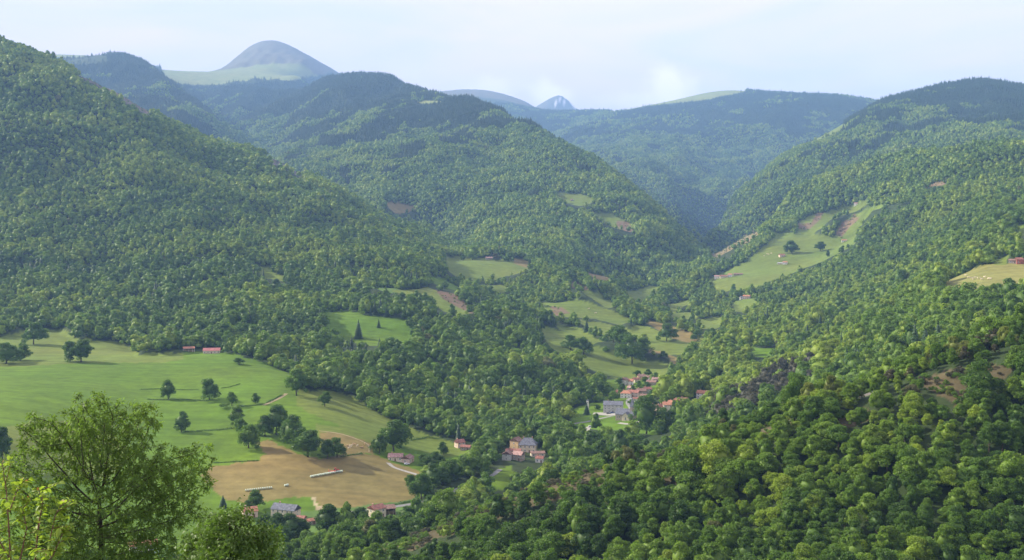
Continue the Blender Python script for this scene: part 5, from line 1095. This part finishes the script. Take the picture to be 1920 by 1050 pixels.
# ------------------------------------------------------------------ WOODS
def pxpy(x, y, z): return 960+F*x/y, H0-F*z/y
def tints(x, y, z, r, conifer, n):
    patch = fbm(x/120, y/120, 81, 3); patch2 = fbm(x/30, y/30, 91, 2)
    t_ = .48+.30*patch+.22*patch2+r.normal(size=n)*.13
    t_ = np.clip(t_, .22, .86)
    t_ = np.where(conifer, np.clip(.08+r.normal(size=n)*.05, 0, .22), t_)
    return t_
rr = np.random.default_rng(11)
near_pts = []; stuff = []            # stuff: (x,y,z,scale,tint,proto index)
protos_order = ['near_crown_%d' % i for i in range(N_NEAR)]+['mid_crown_%d' % i for i in range(N_MID)]+['far_crown_%d' % i for i in range(N_FAR)]+['conifer_crown_%d' % i for i in range(N_CON)]+['shrub_%d' % i for i in range(2)]
PI0 = {'near':0, 'mid':N_NEAR, 'far':N_NEAR+N_MID, 'con':N_NEAR+N_MID+N_FAR, 'shrub':N_NEAR+N_MID+N_FAR+N_CON}
BROWN = [(1320,800),(1330,755),(1400,725),(1470,695),(1530,685),(1520,735),(1430,780),(1370,805)]
for (y0, y1, d, kind, scm) in ((335, 640, 5.9, 'near', .93), (640, 1150, 8.6, 'mid', 1.22), (1150, 1900, 9.2, 'mid', 1.2), (1900, 2500, 8.8, 'mid', 1.05), (2500, 3100, 9.0, 'far', 1.05), (3100, 5600, 10.0, 'far', 1.06), (5600, 8600, 13.0, 'far', 1.2), (8600, 12500, 18.0, 'far', 1.6)):
    x, y, z, c = scatter(y0, y1, d, rr)
    px, py = pxpy(x, y, z)
    k = (c == 0) & visible(x, y, z+14, 10 if y0 < 2500 else 4) & cleared(x, y)
    # no crown stands in the line of the open fields and clearings behind it
    ht = 12*scm*F/y; hid = np.zeros(len(x), bool)
    if True:
        for kd, a_, b_, poly in COVER:
            if kd in (PICK, SNOW): continue
            if y0 < 640:
                if b_ < 600: hid |= (y < b_) & (y > a_*.85) & (c == 0) & inpoly(px, py-ht*.6, poly) & (rr.random(len(x)) < .6)
                continue
            a_ = float(warp(a_)); b_ = float(warp(b_))
            bb = (y < b_) & (y > a_*.55) & (y > 640) & (c == 0)
            for fr in (.45, .85):
                hid |= bb & (a_ > 700) & inpoly(px, py-ht*fr, poly)
    k &= ~(hid & (rr.random(len(x)) < .93))
    # the open ground of the far summits thins the woods out
    x, y, z, px, py = x[k], y[k], z[k], px[k], py[k]; n = len(x)
    cn = fbm(x/230, y/230, 101, 4)+fbm(x/60, y/60, 102, 2)*.4
    hi = np.interp(z/y, [.035, .092, .125], [-.75, .14, .65])
    conifer = (cn+hi > .12) & (y > 3150)
    conifer |= (y < 1900) & (fbm(x/60, y/60, 103, 2) > .46) & (rr.random(n) < .5) & (y > 700)
    brown = inpoly(px, py, BROWN) & (y > 640) & (y < 1050)
    conifer &= ~brown; brown &= rr.random(n) < .8
    tn = tints(x, y, z, rr, conifer, n)
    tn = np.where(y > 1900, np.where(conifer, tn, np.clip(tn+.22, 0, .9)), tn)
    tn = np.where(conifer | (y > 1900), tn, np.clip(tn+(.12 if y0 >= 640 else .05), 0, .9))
    tn = np.where(brown, rr.uniform(.97, 1, n), tn)
    odd = rr.random(n) < .003; tn = np.where(odd & ~conifer, .95, tn)
    s = rr.uniform(.60, 1.25, n)*scm
    s = s*(1+.42*fbm(x/38, y/38, 133, 2))
    big = rr.random(n) < .12; s = np.where(big, s*1.2, s)
    if 640 <= y0 < 1900: tn = np.where((px > 1250) & ~brown & ~conifer, np.clip(tn+.09, 0, .9), tn)
    if kind == 'near':                      # the dry crest: lower, browner scrub trees
        yr = np.interp(px, [500, 700, 1000, 1300, 1600, 1920], [560, 545, 520, 508, 490, 470]); cb = np.clip(1-np.abs(y-yr+6)/26, 0, 1)
        s = s*(1-.38*cb); tn = np.where((rr.random(n) < .42*cb), rr.uniform(.93, .965, n), tn)
    if kind == 'near':                      # low scrubby trees along the rocky crest
        cr_ = blur(np.isin(CVR, (WOOD, ROCK)).astype(float), 3); cw = lin(cr_, GU, GT, x/y, np.log(y)); s = s*(1-.3*np.clip(cw*1.4, 0, 1)); tn = np.where(cw > .05, np.clip(tn-.02, .2, .9), tn)
    idx = PI0[kind]+rr.integers(0, {'near':N_NEAR,'mid':N_MID,'far':N_FAR}[kind], n)
    idx = np.where(conifer, PI0['con']+rr.integers(0, N_CON, n), idx)
    s = np.where(brown, s*.8, s)
    s = np.where(conifer, s*(.85 if y0 < 3000 else 1.0), s)
    rows = np.stack([x, y, z, s, tn, idx], 1)
    if kind == 'near':
        ok = visible(x, y, z+8*s, 0) & (px > -10) & (px < 1930) & (py < 1075)
        score = np.where(ok & ~conifer, s*12/y, 0); order = np.argsort(-score)[:250]
        near_pts = rows[order]; rows = np.delete(rows, order, 0)
    stuff.append(rows)
# shrubs on heath, scrub and rock
for (y0, y1, d) in ((440, 580, 3.4), (1400, 3300, 8.)):
    x, y, z, c = scatter(y0, y1, d, rr)
    k = (np.isin(c, (WOOD,)) if y0 < 1000 else np.isin(c, (HEATH, SCRUB, ROCK))) & visible(x, y, z+4, 5) & (rr.random(len(x)) < (.72 if y0 < 1000 else .25)); x, y, z = x[k], y[k], z[k]; n = len(x)
    tn = np.where(rr.random(n) < .35, rr.uniform(.94, .99, n), rr.uniform(.35, .8, n))
    tn = np.where(lookup_cover(x, y) == ROCK, rr.uniform(.25, .6, n), tn)
    stuff.append(np.stack([x, y, z, rr.uniform(.45, 1.2, n), tn, PI0['shrub']+rr.integers(0, 2, n)], 1))
stuff = np.concatenate(stuff)
print('forest instances', len(stuff), 'per proto', np.bincount(stuff[:,5].astype(int)))
pcol = bpy.data.collections.new('tree_shapes')
for i, nme in enumerate(protos_order):
    o = bpy.data.objects.new('shape_%02d' % i, PROTO[nme]); pcol.objects.link(o)
def forest_object(name, rows, label, cat):
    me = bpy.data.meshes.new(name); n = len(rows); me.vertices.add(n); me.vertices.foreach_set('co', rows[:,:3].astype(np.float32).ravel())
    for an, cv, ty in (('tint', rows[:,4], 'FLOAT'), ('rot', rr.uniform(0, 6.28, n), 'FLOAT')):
        a = me.attributes.new(an, ty, 'POINT'); a.data.foreach_set('value', cv.astype(np.float32))
    sx_ = rows[:,3]*rr.uniform(.85, 1.22, n); sv_ = np.stack([sx_, sx_*rr.uniform(.85, 1.15, n), rows[:,3]*rr.uniform(.78, 1.12, n)], 1)
    a = me.attributes.new('scl', 'FLOAT_VECTOR', 'POINT'); a.data.foreach_set('vector', sv_.astype(np.float32).ravel())
    a = me.attributes.new('pidx', 'INT', 'POINT'); a.data.foreach_set('value', rows[:,5].astype(np.int32))
    o = link(name, me)
    g = bpy.data.node_groups.new(name+'_nodes', 'GeometryNodeTree'); g.interface.new_socket('Geometry', in_out='INPUT', socket_type='NodeSocketGeometry'); g.interface.new_socket('Geometry', in_out='OUTPUT', socket_type='NodeSocketGeometry')
    gi = g.nodes.new('NodeGroupInput'); go = g.nodes.new('NodeGroupOutput'); ip = g.nodes.new('GeometryNodeInstanceOnPoints'); ci = g.nodes.new('GeometryNodeCollectionInfo')
    m2p = g.nodes.new('GeometryNodeMeshToPoints')
    ci.inputs['Collection'].default_value = pcol; ci.inputs['Separate Children'].default_value = True; ci.inputs['Reset Children'].default_value = True
    ip.inputs['Pick Instance'].default_value = True
    def na(nm, ty):
        q = g.nodes.new('GeometryNodeInputNamedAttribute'); q.data_type = ty; q.inputs['Name'].default_value = nm; return q.outputs['Attribute']
    cx = g.nodes.new('ShaderNodeCombineXYZ'); e2r = g.nodes.new('FunctionNodeEulerToRotation')
    g.links.new(na('rot', 'FLOAT'), cx.inputs['Z']); g.links.new(cx.outputs[0], e2r.inputs[0]); g.links.new(e2r.outputs[0], ip.inputs['Rotation'])
    g.links.new(gi.outputs[0], m2p.inputs['Mesh']); g.links.new(m2p.outputs[0], ip.inputs['Points']); g.links.new(ci.outputs[0], ip.inputs['Instance'])
    g.links.new(na('pidx', 'INT'), ip.inputs['Instance Index']); g.links.new(na('scl', 'FLOAT_VECTOR'), ip.inputs['Scale']); g.links.new(ip.outputs[0], go.inputs[0])
    md = o.modifiers.new('woods', 'NODES'); md.node_group = g
    return tag(o, label, cat, kind='stuff')
a = stuff[:,1]
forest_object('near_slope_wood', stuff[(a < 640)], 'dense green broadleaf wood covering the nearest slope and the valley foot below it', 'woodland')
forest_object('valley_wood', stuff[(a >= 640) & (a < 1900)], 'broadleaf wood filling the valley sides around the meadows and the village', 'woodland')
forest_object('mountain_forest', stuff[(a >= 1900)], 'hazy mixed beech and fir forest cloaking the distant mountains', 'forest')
# single trees of the nearest slope
def tree_thing(name, x, y, z, i, s, tint, label, cat, group=None, sx=1., kind='near', rot=None, ay=1., az=1.):
    o = empty(name, (x, y, z), rr.uniform(0, 6.28) if rot is None else rot); o.scale = (s*sx, s*sx*ay, s*az)
    if kind == 'con': cm = PROTO['conifer_crown_%d' % (i % N_CON)]
    elif kind == 'field': cm = PROTO['field_crown_%d' % (i % N_NEAR)]
    else: cm = PROTO['near_crown_%d' % (i % N_NEAR)]
    c = link('crown', cm, o); c['tint'] = float(tint); link('trunk', PROTO['trunk_%d' % (i % N_NEAR)], o)
    return tag(o, label, cat, group)
for x, y, z, s, tn, i in near_pts:
    px, py = pxpy(x, y, z)
    col_ = [w for lim, w in ((640, 'below the slate-roofed long house'), (760, 'below the red farmhouse'), (880, 'below the lane'), (960, 'below the road-bend hamlet'), (1060, 'left of the yellow-green tree'), (1150, 'below the church'), (1230, 'below the round village tree'), (1320, 'below the right bank houses'), (1400, 'left below the brown trees'), (1480, 'right below the brown trees'), (1560, 'left of the rock patch'), (1640, 'below the rock patch'), (1720, 'right of the rock patch'), (1800, 'below the crest scrub'), (1860, 'near the right border'), (9999, 'on the right border')) if px < lim][0]
    yy = H0-F*(z+9)/y; row_ = 'at the picture foot' if yy > 1000 else 'low down' if yy > 940 else 'half way' if yy > 880 else 'high up' if yy > 810 else 'at the top'
    tone = 'pale green' if tn > .60 else ('deep green' if tn < .42 else 'mid green')
    lb = '%s%s slope tree %s, %s' % ('big ' if s > 1.15 else '', tone, row_, col_)
    tree_thing('broadleaf_tree', x, y, z, int(i), s, tn, lb, 'tree', 'trees of the nearest slope wood', sx=rr.uniform(.9, 1.2), ay=rr.uniform(.85, 1.15), az=rr.uniform(.8, 1.1))
for (px, py, hpx, wpx, tint, label, Yr, name, cat, kind, group, X, Y, Z) in TREES:
    hm = hpx*Y/F*1.04; wm = wpx*Y/F*1.2; i = random.randrange(7)
    if kind == 'con': bh, bw = 15+(i % N_CON), 2*(2.7+.3*(i % N_CON))
    elif kind == 'shrub': bh, bw = 3.2, 4.4
    else: bh, bw = near_dims[i][0]+.2, near_dims[i][1]*2.0
    if kind == 'shrub':
        o = link(name, PROTO['shrub_0'], None, (X, Y, Z)); o['tint'] = tint; o.scale = (wm/bw, wm/bw, hm/bh); tag(o, label, cat, group); continue
    s = hm/bh; o = tree_thing(name, X, Y, Z, i, s, tint, label, cat, group, sx=(wm/bw)/s, kind='con' if kind == 'con' else 'field')
# ------------------------------------------------------------------ AIR
mb = MB(); mb.box(-17500, 17500, -3200, float(gvv[:,1].max())+60, float(gvv[:,2].min())-1.0, float(gvv[:,2].max())+15)
m = bpy.data.materials.new('valley_haze'); m.use_nodes = True; t = m.node_tree; t.nodes.clear()
o_ = nd(t, 'ShaderNodeOutputMaterial'); pv = nd(t, 'ShaderNodeVolumePrincipled')
pv.inputs['Color'].default_value = (.31, .56, 1.0, 1); pv.inputs['Density'].default_value = 6.6e-5; pv.inputs['Anisotropy'].default_value = .0
t.links.new(pv.outputs[0], o_.inputs['Volume'])
hz = mb.build('haze', m); tag(hz, kind='stuff'); hz['label'] = 'blue summer haze filling the valley air'; hz['category'] = 'haze'
